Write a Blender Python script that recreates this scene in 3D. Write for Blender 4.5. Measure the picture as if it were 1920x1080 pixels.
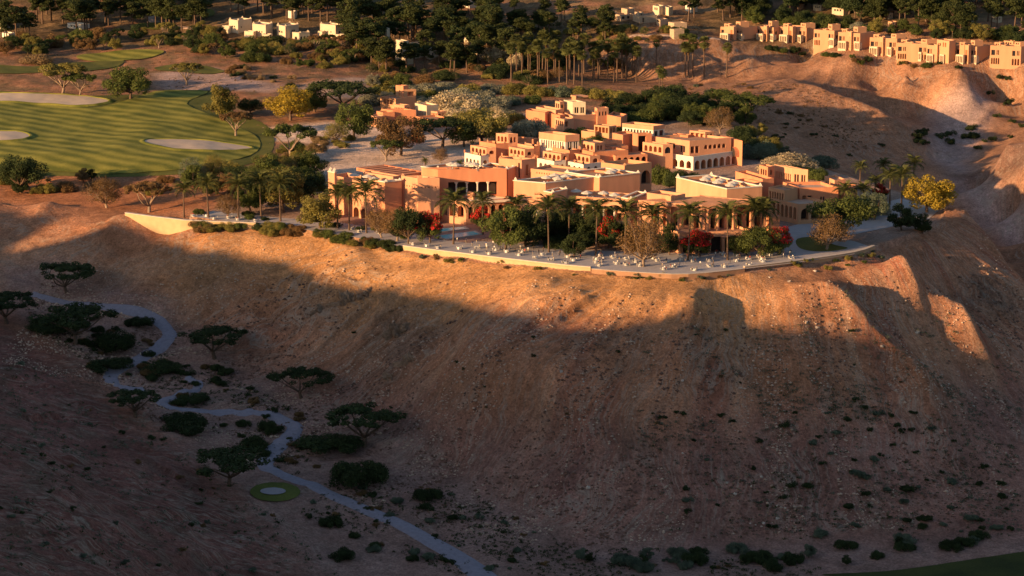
import bpy, bmesh, math, random
import numpy as np
from mathutils import Vector, Matrix, geometry

for o in list(bpy.data.objects):
    bpy.data.objects.remove(o)
SC = bpy.context.scene
COL = SC.collection
R = math.radians

# ------------------------------------------------------------------ camera
FPX, PITCH, CAMH = 5200.0, R(13.09), 205.0
cam = bpy.data.cameras.new('camera')
cam.sensor_width = 36.0
cam.lens = 36.0 * FPX / 1920.0
cam.clip_start, cam.clip_end = 1.0, 20000.0
camo = bpy.data.objects.new('camera', cam)
camo.location = (0, 0, CAMH)
camo.rotation_euler = (R(90) - PITCH, 0, 0)
COL.objects.link(camo)
SC.camera = camo

# ------------------------------------------------------------------ light
SUN_EL, SUN_AZ = R(12.0), R(57.0)          # azimuth: from straight behind the camera round to the left
SDIR = np.array([-math.sin(SUN_AZ), -math.cos(SUN_AZ)])      # horizontal direction to the sun
world = bpy.data.worlds.new('World')
SC.world = world
world.use_nodes = True
nt = world.node_tree
bg = nt.nodes['Background']
sky = nt.nodes.new('ShaderNodeTexSky')
sky.sky_type = 'NISHITA'
sky.sun_disc = False
sky.sun_elevation = SUN_EL
sky.sun_rotation = math.atan2(SDIR[0], SDIR[1])
sky.air_density, sky.dust_density, sky.ozone_density = 1.0, 1.2, 1.2
nt.links.new(sky.outputs[0], bg.inputs[0])
bg.inputs[1].default_value = 0.076
sun = bpy.data.lights.new('sun', 'SUN')
sun.energy = 5.0
sun.angle = R(0.55)
sun.color = (1.0, 0.60, 0.28)
suno = bpy.data.objects.new('sun', sun)
sd = Vector((SDIR[0] * math.cos(SUN_EL), SDIR[1] * math.cos(SUN_EL), math.sin(SUN_EL)))
suno.rotation_euler = (-sd).to_track_quat('-Z', 'Y').to_euler()
COL.objects.link(suno)
SC.view_settings.view_transform = 'Standard'
SC.view_settings.look = 'None'
SC.view_settings.gamma = 1.0
SC.view_settings.exposure = 0.85
SC.view_settings.use_curve_mapping = False

# ------------------------------------------------------------------ measuring helpers
CP, SP = math.cos(PITCH), math.sin(PITCH)
def ray(px, py):
    cx, cy = (px - 960.0) / FPX, (540.0 - py) / FPX
    return np.array([cx, CP + cy * SP, -SP + cy * CP])
def W(px, py, z=0.0):
    d = ray(px, py)
    t = (z - CAMH) / d[2]
    return np.array([d[0] * t, d[1] * t, z])
def depth(p):
    return p[1] * CP + (CAMH - p[2]) * SP
def ppm(p):
    return FPX / depth(p)
def proj(p):
    x, y, z = p
    z = z - CAMH
    dz = y * CP - z * SP
    return 960 + FPX * x / dz, 540 - FPX * (y * SP + z * CP) / dz
def sm(a, b, x):
    t = np.clip((x - a) / (b - a), 0, 1)
    return t * t * (3 - 2 * t)
_rs = np.random.RandomState(5)
_perm = _rs.permutation(512)
_perm = np.concatenate([_perm, _perm])
_ang = _rs.rand(1024) * 2 * math.pi
_gx, _gy = np.cos(_ang), np.sin(_ang)
def pn(x, y):
    xi, yi = np.floor(x).astype(int), np.floor(y).astype(int)
    xf, yf = x - xi, y - yi
    u, v = xf * xf * xf * (xf * (xf * 6 - 15) + 10), yf * yf * yf * (yf * (yf * 6 - 15) + 10)
    def g(a, b, fx, fy):
        h = _perm[_perm[a & 511] + (b & 511)]
        return _gx[h] * fx + _gy[h] * fy
    n00, n10 = g(xi, yi, xf, yf), g(xi + 1, yi, xf - 1, yf)
    n01, n11 = g(xi, yi + 1, xf, yf - 1), g(xi + 1, yi + 1, xf - 1, yf - 1)
    a = n00 + u * (n10 - n00)
    return a + v * (n01 + u * (n11 - n01) - a)
def fbm(x, y, o=4, g=0.5):
    s, a = 0, 1.0
    for i in range(o):
        s = s + a * pn(x * 2 ** i + 17.3 * i, y * 2 ** i - 9.1 * i)
        a *= g
    return s
def seg_dist(P, poly, closed=False):
    """distance to a polyline, arc length of the foot point, signed side"""
    poly = np.asarray(poly, float)
    if closed:
        poly = np.vstack([poly, poly[:1]])
    best = np.full(len(P), 1e9); arc = np.zeros(len(P)); side = np.zeros(len(P))
    L = 0.0
    for a, b in zip(poly[:-1], poly[1:]):
        ab = b - a; l = math.hypot(*ab)
        t = np.clip(((P - a) @ ab) / (l * l), 0, 1)
        q = P - (a + t[:, None] * ab)
        d = np.hypot(q[:, 0], q[:, 1])
        m = d < best
        best = np.where(m, d, best); arc = np.where(m, L + t * l, arc)
        side = np.where(m, ab[0] * q[:, 1] - ab[1] * q[:, 0], side)
        L += l
    return best, arc, side
def inside(P, poly):
    poly = np.asarray(poly, float)
    r = np.zeros(len(P), bool)
    j = len(poly) - 1
    for i in range(len(poly)):
        (xi, yi), (xj, yj) = poly[i], poly[j]
        if yi != yj:
            c = ((yi > P[:, 1]) != (yj > P[:, 1])) & (P[:, 0] < (xj - xi) * (P[:, 1] - yi) / (yj - yi) + xi)
            r ^= c
        j = i
    return r
def soft(P, poly, w):
    """1 inside, 0 outside, blended over w metres"""
    d, _, _ = seg_dist(P, poly, True)
    d = np.where(inside(P, poly), d, -d)
    return sm(-w, w, d)
def WP(pts, z=0.0):
    return np.array([W(*p[:2], p[2] if len(p) > 2 else z)[:2] for p in pts])

# ------------------------------------------------------------------ materials
MATS = {}
def nodes(m):
    return m.node_tree.nodes, m.node_tree.links
def mat(name, col, rough=0.85, var=0.25, scale=0.6, bump=0.0, trans=0.0, obj_var=0.0, spec=0.2, streak=False):
    if name in MATS:
        return MATS[name]
    m = bpy.data.materials.new(name); m.use_nodes = True
    n, l = nodes(m)
    b = n['Principled BSDF']
    b.inputs['Roughness'].default_value = rough
    b.inputs['Specular IOR Level'].default_value = spec
    geo = n.new('ShaderNodeNewGeometry')
    nz = n.new('ShaderNodeTexNoise'); nz.inputs['Scale'].default_value = scale; nz.inputs['Detail'].default_value = 5
    if streak:
        mp = n.new('ShaderNodeMapping'); mp.inputs['Scale'].default_value = (1, 1, 0.25)
        l.new(geo.outputs['Position'], mp.inputs[0]); l.new(mp.outputs[0], nz.inputs['Vector'])
    else:
        l.new(geo.outputs['Position'], nz.inputs['Vector'])
    mr = n.new('ShaderNodeMapRange')
    mr.inputs[1].default_value, mr.inputs[2].default_value = 0.25, 0.75
    mr.inputs[3].default_value, mr.inputs[4].default_value = 1 - var, 1 + var
    l.new(nz.outputs[0], mr.inputs[0])
    val = mr.outputs[0]
    if obj_var:
        oi = n.new('ShaderNodeObjectInfo')
        m2 = n.new('ShaderNodeMapRange')
        m2.inputs[3].default_value, m2.inputs[4].default_value = 1 - obj_var, 1 + obj_var
        l.new(oi.outputs['Random'], m2.inputs[0])
        mu = n.new('ShaderNodeMath'); mu.operation = 'MULTIPLY'
        l.new(val, mu.inputs[0]); l.new(m2.outputs[0], mu.inputs[1]); val = mu.outputs[0]
    mx = n.new('ShaderNodeVectorMath'); mx.operation = 'SCALE'
    mx.inputs[0].default_value = col
    l.new(val, mx.inputs['Scale'])
    l.new(mx.outputs[0], b.inputs['Base Color'])
    if bump:
        bp = n.new('ShaderNodeBump'); bp.inputs['Strength'].default_value = bump; bp.inputs['Distance'].default_value = 0.3
        l.new(nz.outputs[0], bp.inputs['Height']); l.new(bp.outputs[0], b.inputs['Normal'])
    if trans:
        tr = n.new('ShaderNodeBsdfTranslucent'); l.new(mx.outputs[0], tr.inputs[0])
        ms = n.new('ShaderNodeMixShader'); ms.inputs[0].default_value = trans
        l.new(b.outputs[0], ms.inputs[1]); l.new(tr.outputs[0], ms.inputs[2])
        l.new(ms.outputs[0], n['Material Output'].inputs[0])
    MATS[name] = m
    return m

# ------------------------------------------------------------------ object helpers
def link(name, me, parent=None, m=None, **tags):
    o = bpy.data.objects.new(name, me)
    COL.objects.link(o)
    if parent is not None:
        o.parent = parent
    if m is not None and me is not None and not me.materials:
        me.materials.append(m)
    for k, v in tags.items():
        if v is not None:
            o[k] = v
    return o
def pydata(name, v, f, smooth=False, mats=None, fm=None):
    me = bpy.data.meshes.new(name)
    me.from_pydata([tuple(map(float, p)) for p in v], [], f)
    if mats:
        for x in mats:
            me.materials.append(x)
    if fm is not None:
        me.polygons.foreach_set('material_index', fm)
    if smooth:
        me.polygons.foreach_set('use_smooth', [True] * len(me.polygons))
    me.update()
    return me
def quads_mesh(name, V, m=None, smooth=False):
    """V: (n,4,3) array of loose quads"""
    n = len(V)
    me = bpy.data.meshes.new(name)
    me.vertices.add(4 * n); me.vertices.foreach_set('co', V.reshape(-1).astype(np.float32))
    me.loops.add(4 * n); me.loops.foreach_set('vertex_index', np.arange(4 * n, dtype=np.int32))
    me.polygons.add(n); me.polygons.foreach_set('loop_start', np.arange(0, 4 * n, 4, dtype=np.int32))
    me.update(calc_edges=True)
    if m:
        me.materials.append(m)
    return me
class MB:
    def __init__(s):
        s.v, s.f = [], []
    def add(s, v, f):
        k = len(s.v); s.v += [tuple(p) for p in v]; s.f += [tuple(i + k for i in q) for q in f]
    def quad(s, a, b, c, d):
        s.add([a, b, c, d], [(0, 1, 2, 3)])
    def box(s, x0, x1, y0, y1, z0, z1):
        s.add([(x0, y0, z0), (x1, y0, z0), (x1, y1, z0), (x0, y1, z0), (x0, y0, z1), (x1, y0, z1), (x1, y1, z1), (x0, y1, z1)],
              [(0, 3, 2, 1), (4, 5, 6, 7), (0, 1, 5, 4), (1, 2, 6, 5), (2, 3, 7, 6), (3, 0, 4, 7)])
    def prism(s, poly, z0, z1):
        n = len(poly)
        s.add([(p[0], p[1], z0) for p in poly] + [(p[0], p[1], z1) for p in poly],
              [tuple(range(n - 1, -1, -1)), tuple(range(n, 2 * n))] + [(i, (i + 1) % n, n + (i + 1) % n, n + i) for i in range(n)])
    def tube(s, pts, rad, n=6):
        pts = [Vector(p) for p in pts]
        ring = []
        for i, p in enumerate(pts):
            t = (pts[min(i + 1, len(pts) - 1)] - pts[max(i - 1, 0)]).normalized()
            a = t.orthogonal().normalized() if abs(t.z) < 0.99 else Vector((1, 0, 0))
            b = t.cross(a)
            a = b.cross(t)
            ring.append([p + (a * math.cos(2 * math.pi * k / n) + b * math.sin(2 * math.pi * k / n)) * rad[i] for k in range(n)])
        k0 = len(s.v)
        for r_ in ring:
            s.v += [tuple(q) for q in r_]
        for i in range(len(pts) - 1):
            for k in range(n):
                s.f.append((k0 + i * n + k, k0 + i * n + (k + 1) % n, k0 + (i + 1) * n + (k + 1) % n, k0 + (i + 1) * n + k))
        s.f.append(tuple(k0 + (len(pts) - 1) * n + k for k in range(n)))
    def mesh(s, name, m=None, smooth=False):
        me = pydata(name, s.v, s.f, smooth)
        if m:
            me.materials.append(m)
        return me
    def build(s, name, m, parent=None, smooth=False, **t):
        return link(name, s.mesh(name, m, smooth), parent, **t)

# ================================================================== TERRAIN
# landmarks of the ground: where they lie in the view and their height in metres (terrace = 0)
CTRL = []
def c(z, *pts):
    for p in pts:
        q = W(p[0], p[1], z)
        CTRL.append(q)
# compound plateau
c(0, (520, 370), (640, 380), (800, 400), (960, 420), (1120, 440), (1290, 460), (1450, 440), (1600, 420), (1720, 400), (640, 300),
  (800, 290), (960, 300), (1120, 320), (1290, 330), (1430, 320), (1560, 350), (1660, 350), (760, 240), (920, 230), (1100, 240), (1280, 240),
  (1380, 260), (1480, 290), (500, 320), (560, 260), (420, 380), (700, 440), (860, 465), (1000, 480), (1120, 495), (1300, 503), (1500, 482), (1620, 462))
c(-1.0, (1780, 395))
c(2.5, (1812, 388))
# fairway shelf
c(0.5, (0, 300), (120, 310), (250, 315), (380, 300), (480, 270), (0, 230), (150, 230), (300, 230), (420, 210), (0, 180), (200, 180), (350, 175), (-150, 260), (-300, 220))
c(1.0, (0, 130), (150, 130), (300, 140), (480, 190), (600, 180), (-200, 130))
c(2.0, (400, 120), (540, 150), (250, 100), (80, 95), (660, 150))
c(5.0, (470, 80), (600, 80), (0, 60), (150, 65), (300, 60), (-250, 60))
c(10, (0, 20), (200, 20), (450, 40), (620, 45), (-300, 20))
# behind the compound
c(-2, (800, 175), (950, 180), (1100, 185), (1200, 195), (720, 180))
c(-5, (900, 150), (1050, 155), (1180, 165), (1280, 175), (1380, 180), (780, 145))
c(-9, (1180, 145), (1300, 148), (1380, 146))
c(4, (1000, 85), (900, 80), (780, 80), (700, 85))
c(6, (1200, 84), (1290, 80), (1350, 78))
c(3, (1420, 80), (1480, 84))
c(0.5, (1540, 100), (1600, 113), (1700, 124), (1800, 126), (1920, 124), (2100, 126))
c(8, (1420, 50), (1600, 70), (1800, 80), (2000, 80))
c(15, (0, -20), (300, -20), (600, 0), (900, 10), (1200, 10), (1500, 10), (1800, 10), (2100, 10))
c(24, (-300, -60), (300, -70), (960, -60), (1500, -60), (2200, -60))
# back canyon
c(-9, (1560, 175), (1500, 130))
c(-16, (1640, 180))
c(-25, (1800, 250), (1720, 230), (1880, 225), (1980, 240))
c(-12, (1820, 185), (1700, 170), (1920, 175))
c(-30, (1800, 300), (1750, 300))
c(-36, (1830, 380))
c(-40, (1900, 440), (1960, 480))
c(-2.5, (1440, 158), (1490, 150))
c(-10, (1600, 195))
c(-15, (1660, 225))
c(-25, (1745, 278))
c(-6, (1450, 250), (1420, 220))
c(-14, (1520, 255))
c(-20, (1600, 290))
c(-28, (1690, 308))
c(-27, (1840, 330), (1780, 335))
c(-8, (1890, 265), (1920, 300))
c(12, (2000, 240), (2050, 300))
c(-24, (1920, 385))
# front rim under the terrace wall
RIM_PX = [(60, 400), (150, 425), (240, 440), (300, 455), (360, 446), (430, 437), (520, 432), (600, 440), (680, 456), (760, 472), (860, 485), (980, 498), (1100, 511), (1200, 519),
          (1300, 521), (1400, 511), (1500, 499), (1600, 485), (1650, 474), (1720, 450), (1790, 420)]
RIMZ = [-5, -6, -6, -7, -4.5, -3, -2, -1.6, -1.3, -1.1, -1.1, -1.1, -1.1, -1.1, -1.1, -1.1, -1.1, -1.1, -1.4, -1.6, -1]
for p, z in zip(RIM_PX, RIMZ):
    c(z, p)
c(-3.2, (480, 446), (600, 456), (700, 474), (800, 492), (950, 512), (1100, 524), (1200, 531), (1300, 533), (1400, 526), (1500, 514), (1600, 502))
c(-3, (250, 350), (150, 350), (330, 370), (60, 345), (-60, 350))
c(-4, (100, 385), (200, 390), (280, 403), (0, 385), (-100, 390))
c(-8, (325, 446))
c(-1, (245, 407))
c(-2.5, (280, 416))
c(-1.0, (365, 419), (420, 421), (480, 424))
c(-6, (322, 437))
# foot of the front slope and the valley floor
FOOT = [(40, 545, -23), (180, 560, -24), (340, 620, -30.5), (450, 680, -36), (560, 740, -41), (700, 805, -46), (850, 880, -51), (960, 945, -55), (1080, 1012, -59.5),
        (1200, 1030, -61), (1330, 1012, -61), (1450, 1010, -61), (1600, 992, -60), (1750, 985, -59.5), (1900, 1000, -60)]
for p in FOOT:
    c(p[2], p[:2])
for p in [(100, 565, -24), (310, 620, -30), (200, 710, -36), (300, 755, -39.5), (420, 735, -39), (500, 775, -42), (550, 800, -44), (500, 870, -48), (600, 915, -51), (750, 990, -56), (900, 1070, -60),
          (60, 580, -25), (150, 640, -30), (380, 800, -43), (420, 880, -47), (560, 980, -54), (660, 1060, -58.5), (700, 880, -49.5), (850, 950, -54), (1000, 1040, -59.5), (1200, 1075, -62),
          (1500, 1060, -62), (1800, 1060, -62), (1300, 1120, -62.5), (1700, 1120, -62.5), (1000, 1150, -63), (2050, 1060, -61.5), (-80, 560, -24)]:
    c(p[2], p[:2])
# right flank of the promontory
for p in [(1920, 552, -22), (1860, 468, -10), (1920, 640, -31), (1920, 760, -42), (1920, 880, -52), (1800, 560, -19), (1800, 720, -36), (1700, 620, -20), (1980, 800, -47), (2050, 950, -57),
          (1700, 800, -41), (1550, 700, -26), (1400, 720, -26), (1250, 750, -29), (1050, 700, -21), (900, 680, -21)]:
    c(p[2], p[:2])
# hillside in the left foreground
for p in [(0, 1080, 3), (0, 850, -10), (0, 700, -23), (250, 1080, -31), (250, 900, -36), (120, 760, -31), (130, 1000, -18), (400, 1080, -46), (400, 980, -47), (0, 1250, 14), (300, 1250, -28), (500, 1200, -60), (800, 1300, -64)]:
    c(p[2], p[:2])
for p, o_, z in [((1860, 468, -10), (8, 24), -32), ((1812, 388, 2.5), (14, 24), -20), ((1920, 552, -22), (8, 22), -40), ((1775, 396, -1), (18, 34), -14), ((1860, 468, -10), (18, 60), -39), ((1812, 388, 2.5), (30, 60), -32), ((1980, 600, -28), (10, 26), -38)]:
    q = W(*p); CTRL.append(np.array([q[0] + o_[0], q[1] + o_[1], z]))
CTRL = np.array(CTRL)
# far surroundings, beyond the frame
FAR = [(-900, 1500, 20), (900, 1500, 10), (-900, 2600, 90), (0, 2600, 80), (900, 2600, 90), (0, 4200, 160), (-2500, 1500, 60), (2500, 1500, 60), (-2000, 4200, 160), (2000, 4200, 160), (600, 900, -10), (700, 500, -40),
       (300, 300, -60), (0, 250, -68), (-60, 450, -20), (900, 0, -40), (0, -300, -70), (-1200, 300, 40), (-1200, 1000, 20), (2500, 0, 0), (-2500, 0, 40)]
CTRL = np.vstack([CTRL, np.array(FAR, float)])
def rbf_fit(P):
    n = len(P); S = 1000.0
    X = P[:, :2] / S
    d = np.hypot(X[:, None, 0] - X[None, :, 0], X[:, None, 1] - X[None, :, 1])
    A = np.zeros((n + 3, n + 3))
    A[:n, :n] = d - np.eye(n) * 0.0012
    A[:n, n] = 1; A[:n, n + 1:] = X; A[n, :n] = 1; A[n + 1:, :n] = X.T
    return np.linalg.solve(A, np.concatenate([P[:, 2], np.zeros(3)])), X, S
RW, RX, RS = rbf_fit(CTRL)
def base_h(P):
    out = np.empty(len(P))
    n = len(RX)
    w = RW[:n].astype(np.float32); cx, cy = RX[:, 0].astype(np.float32), RX[:, 1].astype(np.float32)
    for i in range(0, len(P), 20000):
        q = (P[i:i + 20000] / RS)
        qf = q.astype(np.float32)
        d = np.sqrt((qf[:, :1] - cx) ** 2 + (qf[:, 1:2] - cy) ** 2)
        out[i:i + 20000] = d @ w + RW[n] + q @ RW[n + 1:]
    return out
RIM = WP([(p[0], p[1], z) for p, z in zip(RIM_PX, RIMZ)])
TERR_PX = [(352, 404), (480, 420), (560, 428), (640, 440), (700, 450), (760, 463), (860, 476), (960, 488), (1060, 499), (1110, 503), (1200, 510), (1290, 513), (1400, 503), (1500, 491), (1600, 476),
           (1640, 462), (1700, 441), (1760, 418), (1775, 396), (1690, 360), (1500, 300), (1400, 240), (1100, 205), (720, 225), (600, 300), (520, 365), (400, 392)]
TERR = WP(TERR_PX)
# sharp spurs (+) and gullies (-) of the slopes: polyline, amplitude, width
SPURS = [([(1325, 522, -2), (1270, 700, -25), (1300, 1000, -60)], 5.5, 14), ([(1650, 500, -5), (1720, 570, -14), (1800, 640, -27), (1900, 760, -42)], 13, 12),
         ([(1480, 560, -10), (1640, 640, -20), (1720, 730, -33), (1800, 900, -52)], 12, 12), ([(700, 475, -4), (610, 560, -18), (540, 660, -33)], 4, 10),
         ([(790, 500, -5), (740, 610, -22), (660, 740, -40)], 3, 8), ([(1340, 520, -2), (1390, 660, -22), (1450, 900, -52)], -4.5, 10),
         ([(1560, 500, -4), (1610, 600, -18), (1700, 800, -41)], -5, 11), ([(1480, 520, -4), (1500, 700, -27), (1560, 960, -57)], 4, 12),
         ([(1820, 400, 0), (1880, 480, -12), (1960, 600, -28)], 5, 9), ([(1020, 515, -4), (960, 680, -20), (900, 850, -48)], 2.5, 14),
         ([(440, 440, -4), (400, 520, -16), (360, 600, -29)], 2.5, 9), ([(1760, 460, -4), (1830, 600, -22), (1920, 800, -46)], -4, 10),
         ([(1470, 152, -2), (1620, 207, -11), (1760, 285, -27)], 4, 9), ([(1590, 132, -2), (1625, 190, -14), (1690, 225, -22)], -7, 9),
         ([(1250, 88, 4), (1235, 140, -6)], 4, 10), ([(1340, 92, 4), (1300, 140, -6)], 4, 8), ([(1420, 92, 3), (1380, 140, -6)], 4, 8), ([(1700, 135, -2), (1690, 200, -16)], 5, 9),
         ([(1790, 135, -2), (1800, 200, -16)], 5, 9), ([(1880, 140, -2), (1900, 200, -16)], 5, 10), ([(1500, 235, -8), (1640, 290, -21)], 4, 9), ([(100, 385, -4), (60, 450, -11)], 4, 8), ([(230, 420, -5), (190, 480, -13)], 3, 8)]
CRAGS = [(655, 545, -13, 13), (605, 585, -20, 10), (745, 600, -18, 10), (765, 675, -28, 9), (700, 530, -10, 8), (400, 540, -18, 9), (1870, 560, -20, 10)]
CRAGS = [(W(x, y, z)[:2], r_) for x, y, z, r_ in CRAGS]
SPURS = [(WP(p), a, w) for p, a, w in SPURS]
LH0 = np.array([-59.0, 774.0]); LHN = np.array([-0.84, -0.54]); LHT = np.array([-0.54, 0.84])
def left_hill(P):
    return (P - LH0) @ LHN
# fall lines of the front slope: from a point of the rim to a point of the foot
FALL = [((-60, 400, -5), (-200, 520, -23)), ((60, 400, -5), (-60, 535, -23)), ((240, 440, -6), (60, 548, -23)), ((360, 446, -4.5), (180, 565, -24)), ((430, 437, -3), (250, 585, -27)), ((600, 440, -2.4), (345, 625, -30.5)), ((760, 472, -2), (440, 676, -36)),
        ((980, 498, -1.8), (600, 762, -42)), ((1150, 515, -1.8), (800, 855, -49)), ((1270, 520, -1.8), (1020, 975, -57)), ((1380, 513, -1.8), (1330, 1012, -61)), ((1500, 499, -1.8), (1650, 992, -60)), ((1610, 483, -1.8), (1880, 990, -60)),
        ((1690, 460, -2), (2080, 900, -55)), ((1790, 420, -1), (2200, 700, -45)), ((1812, 388, 2), (2250, 560, -42))]
FA, FB = WP([p for p, _ in FALL]), WP([q for _, q in FALL])
_k = np.linspace(0, len(FALL) - 1, 61)
FA = np.stack([np.interp(_k, np.arange(len(FALL)), FA[:, i]) for i in (0, 1)], 1)
FB = np.stack([np.interp(_k, np.arange(len(FALL)), FB[:, i]) for i in (0, 1)], 1)
FARC = np.concatenate([[0], np.cumsum(np.hypot(*np.diff((FA + FB) / 2, axis=0).T))])
_g = np.random.RandomState(8)
for _i in range(20):     # gullies and ribs down the fall lines
    k_ = _g.randint(8, 40); l_ = min(len(FA) - 1, max(0, k_ + _g.randint(-1, 2)))
    t0, t1 = _g.uniform(0, .25), _g.uniform(.6, 1.0)
    p0, p1 = FA[k_] + (FB[k_] - FA[k_]) * t0, FA[l_] + (FB[l_] - FA[l_]) * t1
    pm = [p0 + (p1 - p0) * s_ + _g.normal(size=2) * 2.0 * (0 < s_ < 1) for s_ in (0, .33, .66, 1)]
    SPURS.append((np.array(pm), _g.choice([-2.2, -1.7, -1.3, 1.1, 1.5]), _g.uniform(1.6, 4.5)))
def runoff(P):
    t = np.full(len(P), FARC[0]); prev = None
    for k in range(len(FA)):
        ab = FB[k] - FA[k]; l = math.hypot(*ab)
        sgn = ((P[:, 0] - FA[k][0]) * ab[1] - (P[:, 1] - FA[k][1]) * ab[0]) / l
        if prev is not None:
            m = (prev <= 0) & (sgn > 0) if False else (prev * sgn <= 0) & (prev != sgn)
            w = np.abs(prev) / (np.abs(prev) + np.abs(sgn) + 1e-9)
            t = np.where(m, FARC[k - 1] + w * (FARC[k] - FARC[k - 1]), t)
        prev = sgn
    return t
UAX = np.array([-SDIR[1], SDIR[0]])
S0 = 60.0
TANE = math.tan(SUN_EL)
RIDGE = None
def detail(P, z):
    for pl, a, w in SPURS:
        lo, hi = pl.min(0) - 6 * w, pl.max(0) + 6 * w
        m = (P[:, 0] > lo[0]) & (P[:, 0] < hi[0]) & (P[:, 1] > lo[1]) & (P[:, 1] < hi[1])
        if m.any():
            d, arc, _ = seg_dist(P[m], pl)
            L = np.hypot(*np.diff(pl, axis=0).T).sum()
            t = arc / L
            wob = 1 + 0.35 * pn(arc * 0.06, d * 0 + a * 7.7)
            z[m] += a * wob * np.exp(-np.sqrt(d * d + 2.0) / w) * sm(-0.02, 0.22, t) * sm(1.05, 0.6, t)
    return z
def height(P):
    z = detail(P, base_h(P))
    d, arc, side = seg_dist(P, RIM)
    out = side < 0
    vis = (P[:, 1] > 560) & (P[:, 1] < 1500)
    fr = out & vis & (d < 150)
    ru_ = arc.copy(); ru_[fr] = runoff(P[fr]); arc = ru_
    # gullies that run down the front slope
    amp = np.where(out, sm(2, 22, d) * sm(-63, -40, z), 0) * vis
    warp = 5 * pn(arc * 0.03, d * 0.03)
    g = 1.0 - np.abs(fbm(arc * 0.05 + warp * 0.16, d * 0.022 + warp * .1, 4)) * 2.4
    rill = 1 - np.abs(fbm(arc * 0.33 + warp * .3, d * 0.02, 3)) * 2.2
    soft_ = 1 - 0.72 * sm(20, 70, P[:, 0])
    z = z + amp * soft_ * (1.5 * g + 0.6 * fbm(arc * 0.22 + warp * .2, d * 0.035, 3) + 0.55 * rill * sm(-0.15, .35, fbm(arc * .02 + 5, d * .02, 2)))
    cr = np.zeros(len(P))
    for q, r_ in CRAGS:
        cr = np.maximum(cr, np.exp(-((P[:, 0] - q[0]) ** 2 + (P[:, 1] - q[1]) ** 2) / (r_ * r_)))
    m = cr > .05
    if m.any():
        pm, am, dm = P[m], arc[m], d[m]
        z[m] += np.minimum(cr[m] * 1.6, 1) * sm(6, 26, dm) * 0.8 * (3.2 * (1 - np.abs(fbm(am * .16, dm * .035 + pm[:, 0] * .02, 4)) * 2.6) + 1.6 * np.abs(fbm(am * .45, dm * .12, 3)) * 2)
    iso = 1 - np.abs(fbm(P[:, 0] * 0.045 + 3, P[:, 1] * 0.045, 4)) * 2.2
    fold = 1 - np.abs(fbm(arc * 0.10 + warp * .05, d * 0.012 + 4, 2)) * 2.6
    z = z + amp * (0.5 * iso + 0.35 * fbm(P[:, 0] * 0.12, P[:, 1] * 0.12 + 8, 4) + 1.0 * fold * soft_)
    lh = left_hill(P)
    t = (P - LH0) @ LHT
    al = sm(5, 60, lh) * (P[:, 0] < 60)
    z = z + al * (1.8 * fbm(t * 0.035, lh * 0.012, 4) + 0.5 * fbm(t * 0.16, lh * 0.05, 3))
    flat = soft(P, TERR, 0.5)
    # rough ground and dunes behind and beside
    back = sm(1050, 1120, P[:, 1]) * (1 - flat)
    z = z + back * (1.6 * fbm(P[:, 0] * 0.022, P[:, 1] * 0.014, 4) + sm(40, 110, P[:, 0]) * 1.0 * (1 - np.abs(fbm(P[:, 0] * 0.05 - P[:, 1] * 0.02, P[:, 1] * 0.012, 3)) * 2))
    z = z + (1 - flat) * vis * 0.16 * fbm(P[:, 0] * 0.3, P[:, 1] * 0.22, 4)
    if RIDGE is not None:
        u, s = P @ UAX, P @ SDIR
        w = np.interp(u, RIDGE[0], RIDGE[1]) - 1.5
        w = w + 1.5 * fbm(u * 0.05, u * 0 + 3.3, 3)
        tent = w - 0.47 * np.abs(s - S0)
        z = np.where(s > -170, np.maximum(z, np.where(tent > z, tent, z)), z)
    return z * (1 - flat)

def make_rows():
    r = [np.arange(-300, 470, 26.0), np.arange(470, 650, 1.3), np.arange(650, 1000, 0.7), np.arange(1000, 1120, 1.0), np.arange(1120, 1480, 1.4),
         np.arange(1480, 1640, 3.0), np.arange(1640, 2000, 24.0), np.arange(2000, 4300, 150.0)]
    return np.concatenate(r)
ROWS = make_rows()
NC = 520
tcol = np.linspace(-1.12, 1.12, NC)
offL = np.concatenate([np.geomspace(700, 3500, 10)[::-1][:-1], np.arange(700, 0, -7.0)])
offR = np.concatenate([np.geomspace(3, 500, 36), np.geomspace(700, 3500, 9)])
def halfw(y):
    return np.maximum(0.186 * y, 70.0)
XG = np.concatenate([-(halfw(ROWS) * 1.12)[:, None] - offL[None, :], halfw(ROWS)[:, None] * tcol[None, :], (halfw(ROWS) * 1.12)[:, None] + offR[None, :]], axis=1)
YG = np.repeat(ROWS[:, None], XG.shape[1], 1)
NR, NCT = XG.shape
GP = np.stack([XG.ravel(), YG.ravel()], 1)
ZG = None
def grid_h(x, y):
    i = int(np.clip(np.searchsorted(ROWS, y) - 1, 0, NR - 2))
    fy = (y - ROWS[i]) / (ROWS[i + 1] - ROWS[i])
    xr = XG[i] * (1 - fy) + XG[i + 1] * fy
    j = int(np.clip(np.searchsorted(xr, x) - 1, 0, NCT - 2))
    fx = np.clip((x - xr[j]) / (xr[j + 1] - xr[j]), 0, 1)
    z0 = ZG[i, j] * (1 - fx) + ZG[i, j + 1] * fx
    z1 = ZG[i + 1, j] * (1 - fx) + ZG[i + 1, j + 1] * fx
    return z0 * (1 - fy) + z1 * fy
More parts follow.
